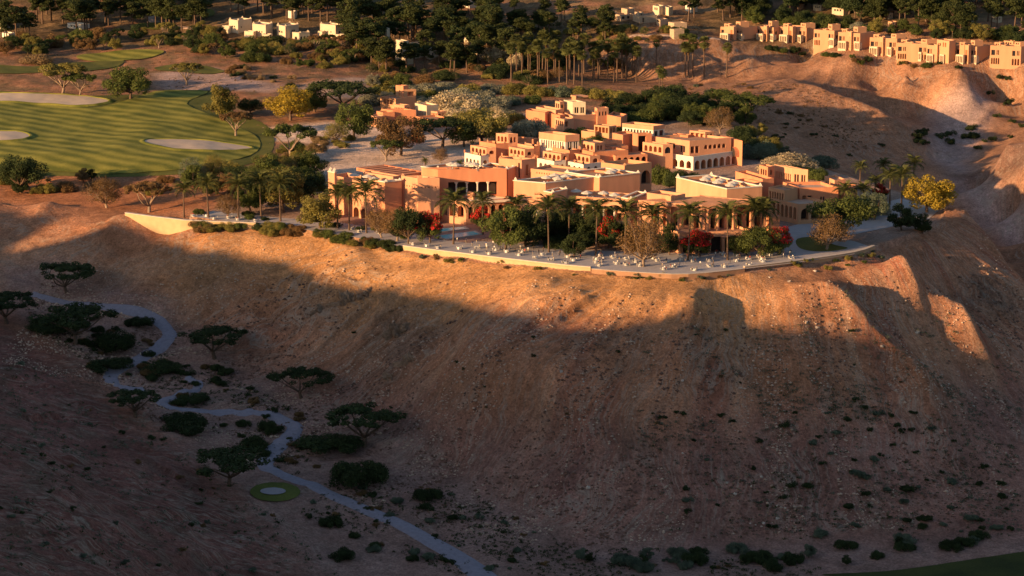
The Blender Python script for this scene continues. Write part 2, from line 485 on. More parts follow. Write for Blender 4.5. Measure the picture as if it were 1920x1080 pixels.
def grid_hv(P):
    i = np.clip(np.searchsorted(ROWS, P[:, 1]) - 1, 0, NR - 2)
    fy = (P[:, 1] - ROWS[i]) / (ROWS[i + 1] - ROWS[i])
    hw = halfw(ROWS[i]) * (1 - fy) + halfw(ROWS[i + 1]) * fy
    cj = np.clip((P[:, 0] / hw + 1.12) / 2.24, 0, 1) * (NC - 1) + len(offL)
    j = np.minimum(cj.astype(int), NCT - 2); fx = cj - j
    z0 = ZG[i, j] * (1 - fx) + ZG[i, j + 1] * fx; z1 = ZG[i + 1, j] * (1 - fx) + ZG[i + 1, j + 1] * fx
    return z0 * (1 - fy) + z1 * fy
def hit(px, py, fn=None):
    """where the line of sight through (px, py) meets the ground"""
    d = ray(px, py)
    t = np.arange(480, 1900, 3.0)
    P = d[None, :2] * t[:, None]
    zr = CAMH + d[2] * t
    if fn is None:
        h = grid_hv(P)
    else:
        h = fn(P)
    k = np.nonzero(zr < h)[0]
    k = int(k[0]) if len(k) else len(t) - 1
    a, b = t[max(k - 4, 0)], t[k]
    for _ in range(18):
        m = (a + b) / 2
        q = d * m
        hh = grid_h(q[0], q[1]) if fn is None else fn(q[None, :2])[0]
        if CAMH + q[2] < hh:
            b = m
        else:
            a = m
    q = d * b
    hh = grid_h(q[0], q[1]) if fn is None else fn(q[None, :2])[0]
    return np.array([q[0], q[1], hh])
# crest of the mountain on the left, whose evening shadow fills the valley: it follows from where the shade ends on the slope
EDGE = [(20, 470), (150, 400), (240, 405), (330, 452), (430, 462), (520, 474), (600, 500), (650, 528), (700, 530), (760, 524), (850, 545), (920, 565), (980, 568), (1050, 592), (1110, 608), (1180, 606), (1240, 592), (1330, 588), (1440, 562), (1560, 612)]
ep = np.array([hit(x, y, height) for x, y in EDGE])
eu, es = ep[:, :2] @ UAX, ep[:, :2] @ SDIR
ew = ep[:, 2] + TANE * (S0 - es)
o_ = np.argsort(eu)
eu, ew = eu[o_], ew[o_]
RIDGE = (np.concatenate([[-2200, -1500, eu[0] - 60], eu, [eu[-1] + 60, eu[-1] + 250, 0, 600]]), np.concatenate([[30, 55, ew[0] - 4], ew, [ew[-1] + 3, ew[-1] + 6, ew[-1] - 10, 20]]))
ZG = height(GP).reshape(NR, NCT)

me = bpy.data.meshes.new('terrain')
V = np.stack([XG.ravel(), YG.ravel(), ZG.ravel()], 1)
me.vertices.add(len(V)); me.vertices.foreach_set('co', V.ravel().astype(np.float32))
idx = np.arange(NR * NCT).reshape(NR, NCT)
Q = np.stack([idx[:-1, :-1], idx[:-1, 1:], idx[1:, 1:], idx[1:, :-1]], -1).reshape(-1, 4)
me.loops.add(Q.size); me.loops.foreach_set('vertex_index', Q.ravel().astype(np.int32))
me.polygons.add(len(Q)); me.polygons.foreach_set('loop_start', np.arange(0, Q.size, 4, dtype=np.int32))
me.polygons.foreach_set('use_smooth', np.ones(len(Q), bool))
me.update(calc_edges=True)
# soil colours of the regions (albedo; sunlit rim and shaded right hill painted in)
def lerp(a, b, t):
    return a + (np.asarray(b)[None, :] - a) * t[:, None]
soil = np.tile(np.array([[0.40, 0.205, 0.11]]), (len(V), 1))
n1 = fbm(GP[:, 0] * 0.02, GP[:, 1] * 0.02, 4); n2 = fbm(GP[:, 0] * 0.09 + 40, GP[:, 1] * 0.07, 4)
dR, aR, sR = seg_dist(GP, RIM)
_m = (sR < 0) & (dR < 150) & (GP[:, 1] > 560)
aR[_m] = runoff(GP[_m])
onslope = ((sR < 0) & (GP[:, 1] > 560)).astype(float)
zf = V[:, 2]
soil = lerp(soil, (0.33, 0.145, 0.085), onslope * sm(-0.1, 0.5, fbm(aR * 0.05, dR * 0.02, 3)))
soil = lerp(soil, (0.47, 0.275, 0.155), onslope * sm(0.1, 0.5, fbm(aR * 0.12 + 9, dR * 0.015, 3)) * 0.8)
crg = np.zeros(len(V))
for q, r_ in CRAGS:
    crg = np.maximum(crg, np.exp(-((GP[:, 0] - q[0]) ** 2 + (GP[:, 1] - q[1]) ** 2) / (r_ * r_)))
soil = lerp(soil, (0.26, 0.17, 0.115), np.minimum(crg * 1.5, 1) * .8)
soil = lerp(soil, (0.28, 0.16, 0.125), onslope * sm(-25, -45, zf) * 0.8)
soil = lerp(soil, (0.59, 0.335, 0.13), onslope * sm(40, 14, dR) * 0.75 * sm(115, 60, GP[:, 0]) * sm(-150, -80, GP[:, 0]))  # sunlit glow of the band under the rim, painted into the soil
floor_ = WP([(0, 555, -28), (120, 556, -28), (330, 615, -31), (450, 685, -36), (700, 812, -46), (960, 955, -55), (1080, 1020, -60), (1450, 1018, -61), (1950, 1000, -60), (2100, 1200, -62), (700, 1250, -63), (560, 1070, -60), (420, 930, -50), (200, 740, -38), (0, 610, -29)])
soil = lerp(soil, (0.32, 0.215, 0.17), soft(GP, floor_, 7) * (0.85 + 0.15 * np.clip(n2 * 3, -1, 1)))
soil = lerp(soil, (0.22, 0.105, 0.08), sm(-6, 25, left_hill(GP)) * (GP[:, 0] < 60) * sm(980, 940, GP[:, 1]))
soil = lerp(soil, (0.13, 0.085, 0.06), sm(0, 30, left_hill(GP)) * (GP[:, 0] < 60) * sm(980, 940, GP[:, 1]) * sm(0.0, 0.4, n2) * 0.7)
backm = sm(1060, 1110, GP[:, 1])
soil = lerp(soil, (0.20, 0.14, 0.075), backm * (GP[:, 0] < 70) * (0.55 + 0.45 * np.clip(n2 * 3, -1, 1)))
soil = lerp(soil, (0.38, 0.215, 0.12), backm * sm(30, 80, GP[:, 0]) * 0.85)
soil = lerp(soil, (0.15, 0.11, 0.055), sm(1400, 1440, GP[:, 1]) * sm(-0.5, 0.1, n1))
soil = lerp(soil, (0.40, 0.27, 0.13), sm(1400, 1450, GP[:, 1]) * sm(0.05, 0.3, n2) * 0.6)
sand = WP([(480, 240), (620, 228), (900, 262), (900, 300), (860, 320), (600, 330), (560, 300), (590, 272), (510, 262)])
soil = lerp(soil, (0.72, 0.58, 0.44), soft(GP, sand, 5))
soil = lerp(soil, (0.36, 0.28, 0.22), soft(GP, TERR, 3) * (1 - soft(GP, sand, 5)) * 0.8)
soil = lerp(soil, (0.44, 0.33, 0.26), soft(GP, WP([(1240, 345), (1500, 300), (1420, 285), (1380, 320)]), 4))
for poly, z in [([(1740, 300), (1800, 290), (1830, 370), (1920, 440), (2000, 500), (1900, 470), (1800, 390)], -34), ([(1740, 240), (1860, 235), (1820, 290), (1760, 290)], -27)]:
    soil = lerp(soil, (0.44, 0.34, 0.29), soft(GP, WP(poly, z), 8))
soil = lerp(soil, (0.50, 0.37, 0.27), soft(GP, WP([(540, 165), (660, 140), (740, 150), (700, 180), (600, 185)], 1), 6))
soil = lerp(soil, (0.44, 0.33, 0.27), soft(GP, WP([(290, 140), (400, 130), (540, 165), (500, 175), (300, 165)], 1), 6))
soil = lerp(soil, (0.44, 0.20, 0.09), soft(GP, WP([(0, 350, -5), (80, 345, -5), (300, 360, -5), (420, 400, -5), (300, 430, -9), (150, 420, -11), (0, 420, -12)]), 5))
soil = lerp(soil, (0.20, 0.125, 0.09), soft(GP, WP([(1770, 330, -28), (1840, 290, -18), (1900, 255, -8), (2100, 200, 10), (2200, 420, 0), (1960, 460, -38), (1860, 380, -34)]), 6))  # right hill: shade painted in as darker soil
soil = soil * np.array([1.0, 0.91, 0.95])
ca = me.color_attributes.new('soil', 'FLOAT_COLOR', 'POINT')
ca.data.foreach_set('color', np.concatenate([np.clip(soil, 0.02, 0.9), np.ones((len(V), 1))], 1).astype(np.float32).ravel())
# run-off coordinates: x across the fall line, y down it
lhm = (left_hill(GP) > 0) & (GP[:, 0] < 60) & (GP[:, 1] < 980)
ru = np.where(onslope > 0, aR, GP[:, 0]); rv = np.where(onslope > 0, dR, GP[:, 1])
ru = np.where(lhm, (GP - LH0) @ LHT, ru); rv = np.where(lhm, left_hill(GP), rv)
gz = np.hypot(np.gradient(ZG, axis=0) / np.maximum(np.gradient(YG, axis=0), 1e-3), np.gradient(ZG, axis=1) / np.maximum(np.gradient(XG, axis=1), 1e-3)).ravel()
fa = me.attributes.new('runoff', 'FLOAT_VECTOR', 'POINT')
fa.data.foreach_set('vector', np.stack([ru, rv, np.clip(gz, 0, 1)], 1).astype(np.float32).ravel())

def soil_material():
    m = bpy.data.materials.new('soil'); m.use_nodes = True
    n, l = nodes(m); b = n['Principled BSDF']
    b.inputs['Roughness'].default_value = 0.95; b.inputs['Specular IOR Level'].default_value = 0.1
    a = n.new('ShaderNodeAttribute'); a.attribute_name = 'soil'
    r_ = n.new('ShaderNodeAttribute'); r_.attribute_name = 'runoff'
    geo = n.new('ShaderNodeNewGeometry')
    sep = n.new('ShaderNodeSeparateXYZ'); l.new(r_.outputs['Vector'], sep.inputs[0])
    def noise(vec, scale, det, mapscale=None, rough=0.6):
        t = n.new('ShaderNodeTexNoise'); t.inputs['Scale'].default_value = scale; t.inputs['Detail'].default_value = det; t.inputs['Roughness'].default_value = rough
        if mapscale:
            mp = n.new('ShaderNodeMapping'); mp.inputs['Scale'].default_value = mapscale
            l.new(vec, mp.inputs[0]); l.new(mp.outputs[0], t.inputs['Vector'])
        else:
            l.new(vec, t.inputs['Vector'])
        return t.outputs[0]
    def rng(v, a0, a1, b0, b1):
        q = n.new('ShaderNodeMapRange'); l.new(v, q.inputs[0])
        q.inputs[1].default_value, q.inputs[2].default_value, q.inputs[3].default_value, q.inputs[4].default_value = a0, a1, b0, b1
        return q.outputs[0]
    def math_(op, x, y):
        q = n.new('ShaderNodeMath'); q.operation = op
        for i, v in enumerate((x, y)):
            if isinstance(v, (int, float)): q.inputs[i].default_value = v
            else: l.new(v, q.inputs[i])
        return q.outputs[0]
    wn = n.new('ShaderNodeTexNoise'); wn.inputs['Scale'].default_value = 0.035; wn.inputs['Detail'].default_value = 3; l.new(geo.outputs['Position'], wn.inputs['Vector'])
    wv_ = n.new('ShaderNodeVectorMath'); wv_.operation = 'MULTIPLY_ADD'; l.new(wn.outputs['Color'], wv_.inputs[0]); wv_.inputs[1].default_value = (22, 22, 0); l.new(r_.outputs['Vector'], wv_.inputs[2])
    st = noise(wv_.outputs[0], 1.0, 6, (0.62, 0.075, 0))          # streaks down the fall line
    st2 = noise(r_.outputs['Vector'], 1.0, 5, (0.14, 0.02, 0))
    gr = noise(geo.outputs['Position'], 1.3, 6, None, 0.75)              # stones and grit
    pa = noise(geo.outputs['Position'], 0.05, 5)
    sl = rng(sep.outputs[2], 0.12, 0.5, 0.0, 1.0)
    v1 = rng(st, 0.32, 0.68, 0.76, 1.24); v2 = rng(st2, 0.3, 0.7, 0.84, 1.16)
    sw = noise(geo.outputs['Position'], 0.028, 4)
    sl = math_('MULTIPLY', sl, rng(sw, 0.40, 0.60, 0.25, 1.0))
    mixs = math_('MULTIPLY', v1, v2)
    mixs = math_('ADD', math_('MULTIPLY', math_('SUBTRACT', mixs, 1.0), sl), 1.0)
    rub = noise(geo.outputs['Position'], 0.32, 8, None, 0.8)
    v3 = math_('MULTIPLY', rng(rub, 0.32, 0.68, 0.64, 1.36), 1.0)
    v3 = math_('MULTIPLY', v3, rng(gr, 0.3, 0.7, 0.72, 1.28)) if False else math_('MULTIPLY', v3, math_('MULTIPLY', rng(gr, 0.34, 0.66, 0.60, 1.40), rng(pa, 0.3, 0.7, 0.74, 1.26)))
    tot = math_('MULTIPLY', mixs, v3)
    s3 = noise(wv_.outputs[0], 1.0, 4, (0.4, 0.045, 0))
    line = math_('POWER', rng(math_('ABSOLUTE', math_('SUBTRACT', s3, 0.5), 0.0), 0.0, 0.07, 1.0, 0.0), 2.0)
    line = math_('MULTIPLY', math_('MULTIPLY', line, sl), rng(rub, 0.33, 0.58, 0.15, 0.8))
    # scattered pale stones
    vo = n.new('ShaderNodeTexVoronoi'); vo.inputs['Scale'].default_value = 0.55; l.new(geo.outputs['Position'], vo.inputs['Vector'])
    stone = math_('MAXIMUM', line, math_('MULTIPLY', math_('LESS_THAN', vo.outputs['Distance'], 0.16), rng(pa, 0.5, 0.62, 0.0, 0.75)))
    sc = n.new('ShaderNodeVectorMath'); sc.operation = 'SCALE'
    l.new(a.outputs['Color'], sc.inputs[0]); l.new(tot, sc.inputs['Scale'])
    mx = n.new('ShaderNodeMix'); mx.data_type = 'RGBA'
    l.new(stone, mx.inputs[0]); l.new(sc.outputs[0], mx.inputs[6]); mx.inputs[7].default_value = (0.42, 0.35, 0.28, 1)
    l.new(mx.outputs[2], b.inputs['Base Color'])
    hgt = math_('ADD', math_('MULTIPLY', math_('MULTIPLY', st, sl), 0.8), math_('ADD', math_('MULTIPLY', gr, 0.9), math_('MULTIPLY', rub, 1.1)))
    bp = n.new('ShaderNodeBump'); bp.inputs['Strength'].default_value = 1.0; bp.inputs['Distance'].default_value = 0.55
    l.new(hgt, bp.inputs['Height']); l.new(bp.outputs[0], b.inputs['Normal'])
    return m
SOIL = soil_material()
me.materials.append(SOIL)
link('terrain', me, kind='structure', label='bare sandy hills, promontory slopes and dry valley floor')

# ------------------------------------------------------------------ sheets laid on the ground
def smooth_poly(pts, n=4, closed=True):
    pts = np.asarray(pts, float)
    out = []
    m = len(pts)
    rng_ = range(m) if closed else range(m - 1)
    for i in rng_:
        p0, p1, p2, p3 = (pts[(i + k - 1) % m] if closed else pts[min(max(i + k - 1, 0), m - 1)] for k in range(4))
        for k in range(n):
            t = k / n
            out.append(0.5 * ((2 * p1) + (p2 - p0) * t + (2 * p0 - 5 * p1 + 4 * p2 - p3) * t * t + (3 * p1 - p0 - 3 * p2 + p3) * t ** 3))
    if not closed:
        out.append(pts[-1])
    return np.array(out)
def sheet(name, poly, off, m, step=3.0, label=None, smooth=4, flatz=None, **tags):
    P = smooth_poly(poly, smooth) if smooth else np.asarray(poly, float)
    lo, hi = P.min(0), P.max(0)
    gx, gy = np.meshgrid(np.arange(lo[0], hi[0], step), np.arange(lo[1], hi[1], step))
    g = np.stack([gx.ravel(), gy.ravel()], 1)
    g = g[inside(g, P)]
    d, _, _ = seg_dist(g, P, True)
    g = g[d > step * 0.35]
    allp = [Vector(p) for p in np.vstack([P, g])]
    n = len(P)
    vs, es, fs, *_ = geometry.delaunay_2d_cdt(allp, [(i, (i + 1) % n) for i in range(n)], [list(range(n))], 1, 1e-4)
    v3 = [(p.x, p.y, (grid_h(p.x, p.y) if flatz is None else flatz) + off) for p in vs]
    m_ = pydata(name, v3, [tuple(f) for f in fs], True)
    m_.materials.append(m)
    return link(name, m_, label=label, kind='structure', **tags)
def px_poly(pts):
    return np.array([hit(*p)[:2] for p in pts])
def strip_mesh(name, line, width, off, m, label, **tags):
    L = smooth_poly(line, 10, False)
    d = np.gradient(L, axis=0); d /= np.hypot(*d.T)[:, None]
    nrm = np.stack([-d[:, 1], d[:, 0]], 1)
    wv = np.interp(np.linspace(0, 1, len(L)), np.linspace(0, 1, len(width)), width) if hasattr(width, '__len__') else np.full(len(L), width)
    wv = wv * (1 + 0.12 * pn(np.arange(len(L)) * 0.23, np.arange(len(L)) * 0.0 + 2.2))
    K = 6
    v, f = [], []
    for i in range(len(L)):
        for k in range(K + 1):
            q = L[i] + nrm[i] * wv[i] * (k / K - 0.5)
            e = 0.5 if k in (0, K) else 0
            v.append((q[0], q[1], grid_h(*q) + off - e))
    for i in range(len(L) - 1):
        for k in range(K):
            a = i * (K + 1) + k
            f.append((a, a + 1, a + K + 2, a + K + 1))
    me_ = pydata(name, v, f, True); me_.materials.append(m)
    return link(name, me_, label=label, kind='structure', **tags)

# ================================================================== GROUND SHEETS
def grass_material(name, c1, c2, stripe=0.0):
    m = bpy.data.materials.new(name); m.use_nodes = True
    n, l = nodes(m); b = n['Principled BSDF']
    b.inputs['Roughness'].default_value = 0.9; b.inputs['Specular IOR Level'].default_value = 0.1
    geo = n.new('ShaderNodeNewGeometry')
    nz = n.new('ShaderNodeTexNoise'); nz.inputs['Scale'].default_value = 0.08; nz.inputs['Detail'].default_value = 6
    l.new(geo.outputs['Position'], nz.inputs['Vector'])
    n2 = n.new('ShaderNodeTexNoise'); n2.inputs['Scale'].default_value = 1.6; n2.inputs['Detail'].default_value = 4
    l.new(geo.outputs['Position'], n2.inputs['Vector'])
    fac = n.new('ShaderNodeMath'); fac.operation = 'MULTIPLY_ADD'
    l.new(n2.outputs[0], fac.inputs[0]); fac.inputs[1].default_value = 0.5; l.new(nz.outputs[0], fac.inputs[2])
    src = fac.outputs[0]
    if stripe:     # mowing stripes, with long tree shadows painted into them
        mp = n.new('ShaderNodeMapping'); mp.inputs['Rotation'].default_value = (0, 0, R(-52))
        l.new(geo.outputs['Position'], mp.inputs[0])
        wv = n.new('ShaderNodeTexWave'); wv.inputs['Scale'].default_value = 0.034; wv.inputs['Distortion'].default_value = 4.0; wv.inputs['Detail'].default_value = 2.0; wv.inputs['Detail Scale'].default_value = 0.6
        l.new(mp.outputs[0], wv.inputs['Vector'])
        ad = n.new('ShaderNodeMath'); ad.operation = 'MULTIPLY_ADD'; l.new(wv.outputs['Fac'], ad.inputs[0]); ad.inputs[1].default_value = stripe; l.new(src, ad.inputs[2]); src = ad.outputs[0]
    rp = n.new('ShaderNodeValToRGB')
    rp.color_ramp.elements[0].position = 0.5; rp.color_ramp.elements[0].color = (*c1, 1)
    rp.color_ramp.elements[1].position = 1.0 + stripe; rp.color_ramp.elements[1].color = (*c2, 1)
    if stripe:
        rp.color_ramp.elements[1].position = 1.0
        sc = n.new('ShaderNodeMath'); sc.operation = 'DIVIDE'; l.new(src, sc.inputs[0]); sc.inputs[1].default_value = 1 + stripe; src = sc.outputs[0]
    l.new(src, rp.inputs[0]); l.new(rp.outputs[0], b.inputs['Base Color'])
    bp = n.new('ShaderNodeBump'); bp.inputs['Strength'].default_value = 0.5; bp.inputs['Distance'].default_value = 0.25
    l.new(n2.outputs[0], bp.inputs['Height']); l.new(bp.outputs[0], b.inputs['Normal'])
    return m
FAIRWAY = grass_material('mown grass', (0.12, 0.135, 0.025), (0.40, 0.35, 0.07), 0.38)
ROUGHG = grass_material('green grass', (0.06, 0.075, 0.018), (0.17, 0.16, 0.04))
BUNK = mat('bunker sand', (0.54, 0.43, 0.34), var=0.08, scale=0.4, bump=0.2)
PATHM = mat('path surface', (0.26, 0.235, 0.28), var=0.14, scale=0.9, bump=0.15)
PAVE = mat('terrace paving', (0.42, 0.39, 0.40), var=0.12, scale=0.5)
PAVER = mat('red terrace paving', (0.36, 0.22, 0.18), var=0.12, scale=0.5)
sheet('rough_grass', px_poly([(-80, 260), (-80, 172), (120, 180), (280, 178), (400, 170), (430, 205), (505, 240), (505, 290), (420, 318), (290, 330), (120, 330), (-80, 322)]), 0.10, ROUGHG, 3.0, label='dark green rough grass round the golf fairway')
sheet('fairway', px_poly([(-80, 300), (-80, 198), (60, 196), (190, 202), (290, 172), (390, 172), (350, 196), (430, 232), (485, 262), (470, 292), (360, 316), (230, 326), (110, 322), (20, 314)]), 0.32, FAIRWAY, 2.5, label='striped green golf fairway on the plateau at left')
sheet('sand_bunker', px_poly([(270, 268), (290, 263), (360, 264), (420, 270), (472, 279), (440, 284), (380, 283), (310, 278)]), 0.52, BUNK, 2.0, label='long pale sand bunker at the right end of the fairway', category='bunker')
sheet('sand_bunker', px_poly([(-40, 178), (60, 177), (140, 181), (205, 190), (160, 199), (90, 196), (20, 192), (-40, 190)]), 0.5, BUNK, 2.0, label='pinkish sand bunker along the far edge of the fairway', category='bunker')
sheet('sand_bunker', px_poly([(-30, 250), (30, 248), (56, 256), (40, 263), (0, 266), (-30, 266)]), 0.5, BUNK, 2.0, label='small golden sand bunker at the left edge of the fairway', category='bunker')
sheet('golf_green', px_poly([(150, 104), (220, 96), (290, 94), (306, 100), (260, 112), (190, 116), (150, 112)]), 0.4, FAIRWAY, 2.5, label='small far golf green beyond the fairway trees', category='golf green')
sheet('golf_green', px_poly([(140, 118), (230, 114), (210, 128), (150, 134), (60, 138), (-40, 140), (-40, 124), (60, 126)]), 0.35, ROUGHG, 2.5, label='dark green golf strip behind the fairway trees', category='golf green')
sheet('golf_green', px_poly([(290, 128), (340, 120), (400, 128), (420, 136), (370, 139), (310, 134)]), 0.35, ROUGHG, 2.5, label='narrow green golf strip left of the pale dunes', category='golf green')
sheet('golf_green', px_poly([(300, 30), (350, 18), (395, 18), (400, 30), (360, 38), (320, 36)]), 0.4, ROUGHG, 3, label='high golf green among the trees at upper left', category='golf green')
sheet('golf_green', px_poly([(255, 46), (300, 43), (340, 52), (310, 56), (265, 54)]), 0.4, ROUGHG, 3, label='thin golf strip below the high green at upper left', category='golf green')
sheet('lawn', px_poly([(545, 77), (600, 74), (632, 78), (620, 84), (560, 85)]), 0.35, ROUGHG, 2.5, label='bright lawn in front of the white crenellated villas', category='lawn')
sheet('lawn', px_poly([(850, 48), (870, 38), (892, 42), (890, 62), (855, 64)]), 0.4, ROUGHG, 3, label='green clearing in the pine wood', category='lawn')
sheet('lawn', px_poly([(1495, 448), (1540, 445), (1560, 458), (1590, 466), (1540, 472), (1500, 466)]), 0.12, ROUGHG, 2, label='shaded lawn patch near the right end of the terrace', category='lawn')
sheet('grass_strip', px_poly([(1540, 1079), (1660, 1072), (1780, 1056), (1860, 1044), (1960, 1036), (2050, 1079), (1750, 1085)]), 0.2, grass_material('dark grass', (0.025, 0.035, 0.012), (0.07, 0.075, 0.02)), 2.0, label='dark grass strip at the lower right corner')

for bk in [o for o in SC.objects if o.name.startswith('sand_bunker')]:
    vs_ = np.array([v.co[:2] for v in bk.data.vertices]); ed = {}
    for f_ in bk.data.polygons:
        for e_ in f_.edge_keys: ed[e_] = ed.get(e_, 0) + 1
    rim_ = [e_ for e_, n_ in ed.items() if n_ == 1]; cen_ = vs_.mean(0); mb = MB()
    for i_, j_ in rim_:
        prof = [(-.5, .45), (.3, .78), (1.4, .72), (3.5, .2)]
        pts_ = []
        for q_ in (vs_[i_], vs_[j_]):
            n_ = (q_ - cen_) / np.hypot(*(q_ - cen_)); n_ = n_ * np.array([.7, 1.0])
            pts_.append([(*(q_ + n_ * o_), grid_h(*q_) + .05 + h_) for o_, h_ in prof])
        for k_ in range(3):
            mb.quad(pts_[0][k_], pts_[1][k_], pts_[1][k_ + 1], pts_[0][k_ + 1])
    mb.build('grass_lip', FAIRWAY, bk)
gp = [hit(516 + 47 * math.cos(a), 924 + 18 * math.sin(a))[:2] for a in np.linspace(0, 2 * math.pi, 20)[:-1]]
gi = [hit(512 + 24 * math.cos(a), 924 + 6.5 * math.sin(a))[:2] for a in np.linspace(0, 2 * math.pi, 20)[:-1]]
sheet('round_lawn', gp, 0.35, grass_material('shaded lawn', (0.06, 0.075, 0.018), (0.15, 0.16, 0.04)), 1.5, label='small oval lawn beside the valley path', category='lawn')
sheet('stone_disc', gi, 0.6, mat('pale disc', (0.34, 0.31, 0.34), var=0.05), 1.5, label='pale paved disc in the middle of the oval lawn', category='paving')
# paths
strip_mesh('valley_path', px_poly([(60, 552), (110, 566), (170, 572), (230, 580), (275, 592), (308, 612), (318, 630), (300, 652), (255, 676), (212, 702), (210, 716), (235, 728), (270, 732)]), [3, 4, 4.4, 4.6, 5.2, 5.6, 5, 4.4, 3.5], 0.5, PATHM, 'pale winding path on the upper valley floor')
strip_mesh('valley_path', px_poly([(352, 708), (372, 722), (340, 738), (302, 752), (330, 768), (400, 774), (470, 776), (520, 782), (552, 798), (540, 822), (510, 850), (498, 875), (540, 895), (600, 918), (660, 945), (720, 970), (790, 1005), (850, 1040), (900, 1075), (950, 1120)]), [3, 3.4, 4.2, 4.2, 4.2, 4.6, 6, 5.5, 4.6, 4.6, 5.2, 6, 7.5, 8.5], 0.5, PATHM, 'broad pale path descending the valley to the lower edge')
strip_mesh('sand_track', px_poly([(395, 30), (320, 25), (285, 30), (290, 42), (330, 50), (380, 54)]), 4.5, 0.35, mat('track sand', (0.42, 0.30, 0.24)), 'sandy track winding between the upper left greens')
strip_mesh('sand_track', px_poly([(1180, 68), (1230, 66), (1290, 70), (1350, 74)]), 3.0, 0.35, MATS['track sand'], 'pale track below the stone houses')
# paved terrace along the rim
sheet('terrace', WP([(356, 406), (480, 421), (560, 429), (640, 441), (700, 451), (760, 464), (860, 477), (960, 489), (1060, 500), (1110, 504), (1200, 511), (1290, 514), (1400, 504), (1500, 492), (1600, 477), (1636, 464),
      (1600, 452), (1520, 440), (1480, 425), (1440, 470), (1300, 476), (1120, 470), (960, 455), (880, 452), (760, 436), (640, 418), (520, 408), (400, 396)]), 0.06, PAVE, 3, label='pale paved terrace along the rim of the promontory', smooth=0, flatz=0.0)
sheet('courtyard', WP([(628, 398), (700, 404), (740, 412), (720, 420), (650, 414), (600, 408)]), 0.10, PAVER, 3, label='reddish paved court in front of the left building', smooth=0, flatz=0.0)
sheet('courtyard', WP([(780, 425), (900, 416), (930, 440), (880, 456), (790, 446)]), 0.10, PAVER, 3, label='reddish paving round the twin pools', smooth=0, flatz=0.0)
sheet('courtyard', WP([(1480, 425), (1560, 405), (1690, 372), (1760, 395), (1740, 412), (1600, 440), (1500, 445)]), 0.09, PAVE, 3, label='pale paving behind the right-hand tree group', smooth=0, flatz=0.0)
# pools
def water_material():
    m = bpy.data.materials.new('pool water'); m.use_nodes = True
    n, l = nodes(m); b = n['Principled BSDF']
    b.inputs['Base Color'].default_value = (0.16, 0.68, 0.78, 1); b.inputs['Roughness'].default_value = 0.25; b.inputs['Specular IOR Level'].default_value = 0.15
    nz = n.new('ShaderNodeTexNoise'); nz.inputs['Scale'].default_value = 2.0
    bp = n.new('ShaderNodeBump'); bp.inputs['Strength'].default_value = 0.08; l.new(nz.outputs[0], bp.inputs['Height']); l.new(bp.outputs[0], b.inputs['Normal'])
    return m
WATER = water_material()
STONE = mat('pale stone', (0.55, 0.48, 0.42), var=0.12, scale=0.8)
def pool(pts, label):
    P = WP(pts)
    t = link('swimming_pool', None, label=label, category='pool', group='pools on the terrace')
    mb = MB(); cen = P.mean(0); O = cen + (P - cen) * 1.0
    n = len(P)
    e = [cen + (p - cen) * (1 + 1.2 / max(np.hypot(*(p - cen)), 1)) for p in P]
    for i in range(n):
        j = (i + 1) % n
        mb.add([(*P[i], 0.1), (*P[j], 0.1), (*e[j], 0.1), (*e[i], 0.1), (*P[i], 0.42), (*P[j], 0.42), (*e[j], 0.42), (*e[i], 0.42)], [(4, 5, 6, 7), (0, 1, 5, 4), (2, 3, 7, 6), (1, 2, 6, 5), (3, 0, 4, 7)])
    mb.build('rim', STONE, t)
    wm = MB(); wm.add([(*p, 0.36) for p in P], [tuple(range(n))])
    wm.build('water', WATER, t)
pool([(790, 434), (868, 427), (874, 431), (800, 439)], 'long turquoise pool nearest the left building')
pool([(820, 444), (888, 435.5), (898, 441), (838, 450)], 'turquoise pool nearest the dining terrace')
# retaining walls: (view point of the top, foot height)
PLW = mat('golden plaster', (0.56, 0.40, 0.23), var=0.10, scale=0.5, bump=0.1)
def rim_wall(pts, top, foot, thick, m, label, cap=0.25):
    t = link('retaining_wall', None, label=label, category='wall')
    P = smooth_poly(WP(pts), 3, False)
    d = np.gradient(P, axis=0); d /= np.hypot(*d.T)[:, None]
    nr = np.stack([d[:, 1], -d[:, 0]], 1)
    fz = np.interp(np.linspace(0, 1, len(P)), np.linspace(0, 1, len(foot)), foot)
    for nm, o0, o1, za, zb_, mm in (('wall', -thick / 2, thick / 2, None, top, m), ('coping', -thick / 2 - 0.15, thick / 2 + 0.15, top, top + cap, STONE)):
        mb = MB()
        for i in range(len(P)):
            a, b_ = P[i] + nr[i] * o0, P[i] + nr[i] * o1
            z0 = fz[i] if za is None else za
            mb.v += [(*a, z0), (*b_, z0), (*b_, zb_), (*a, zb_)]
        for i in range(len(P) - 1):
            k = 4 * i
            for e in ((0, 1), (1, 2), (2, 3), (3, 0)):
                mb.f.append((k + e[0], k + e[1], k + 4 + e[1], k + 4 + e[0]))
        k = 4 * (len(P) - 1)
        mb.f += [(0, 3, 2, 1), (k, k + 1, k + 2, k + 3)]
        mb.build(nm, mm, t)
rim_wall([(757, 463), (810, 470), (860, 476), (960, 488), (1060, 499), (1108, 503)], 0.45, [-2.6, -3.2], 1.0, PLW, 'long low golden wall below the dining terrace')
rim_wall([(1110, 504.5), (1200, 511), (1290, 514), (1395, 504)], 0.12, [-3.2, -3.2], 1.0, mat('shade-painted plinth', (0.36, 0.21, 0.13), var=0.15), 'low wall with painted shade at the tip of the terrace', 0.12)  # shadow side painted into the wall colour
rim_wall([(1395, 502.5), (1500, 490), (1600, 475), (1638, 463)], 0.5, [-3.0, -3.0], 1.0, mat('tan plaster', (0.46, 0.31, 0.19), var=0.1), 'tan rim wall at the right end of the terrace', 0.15)
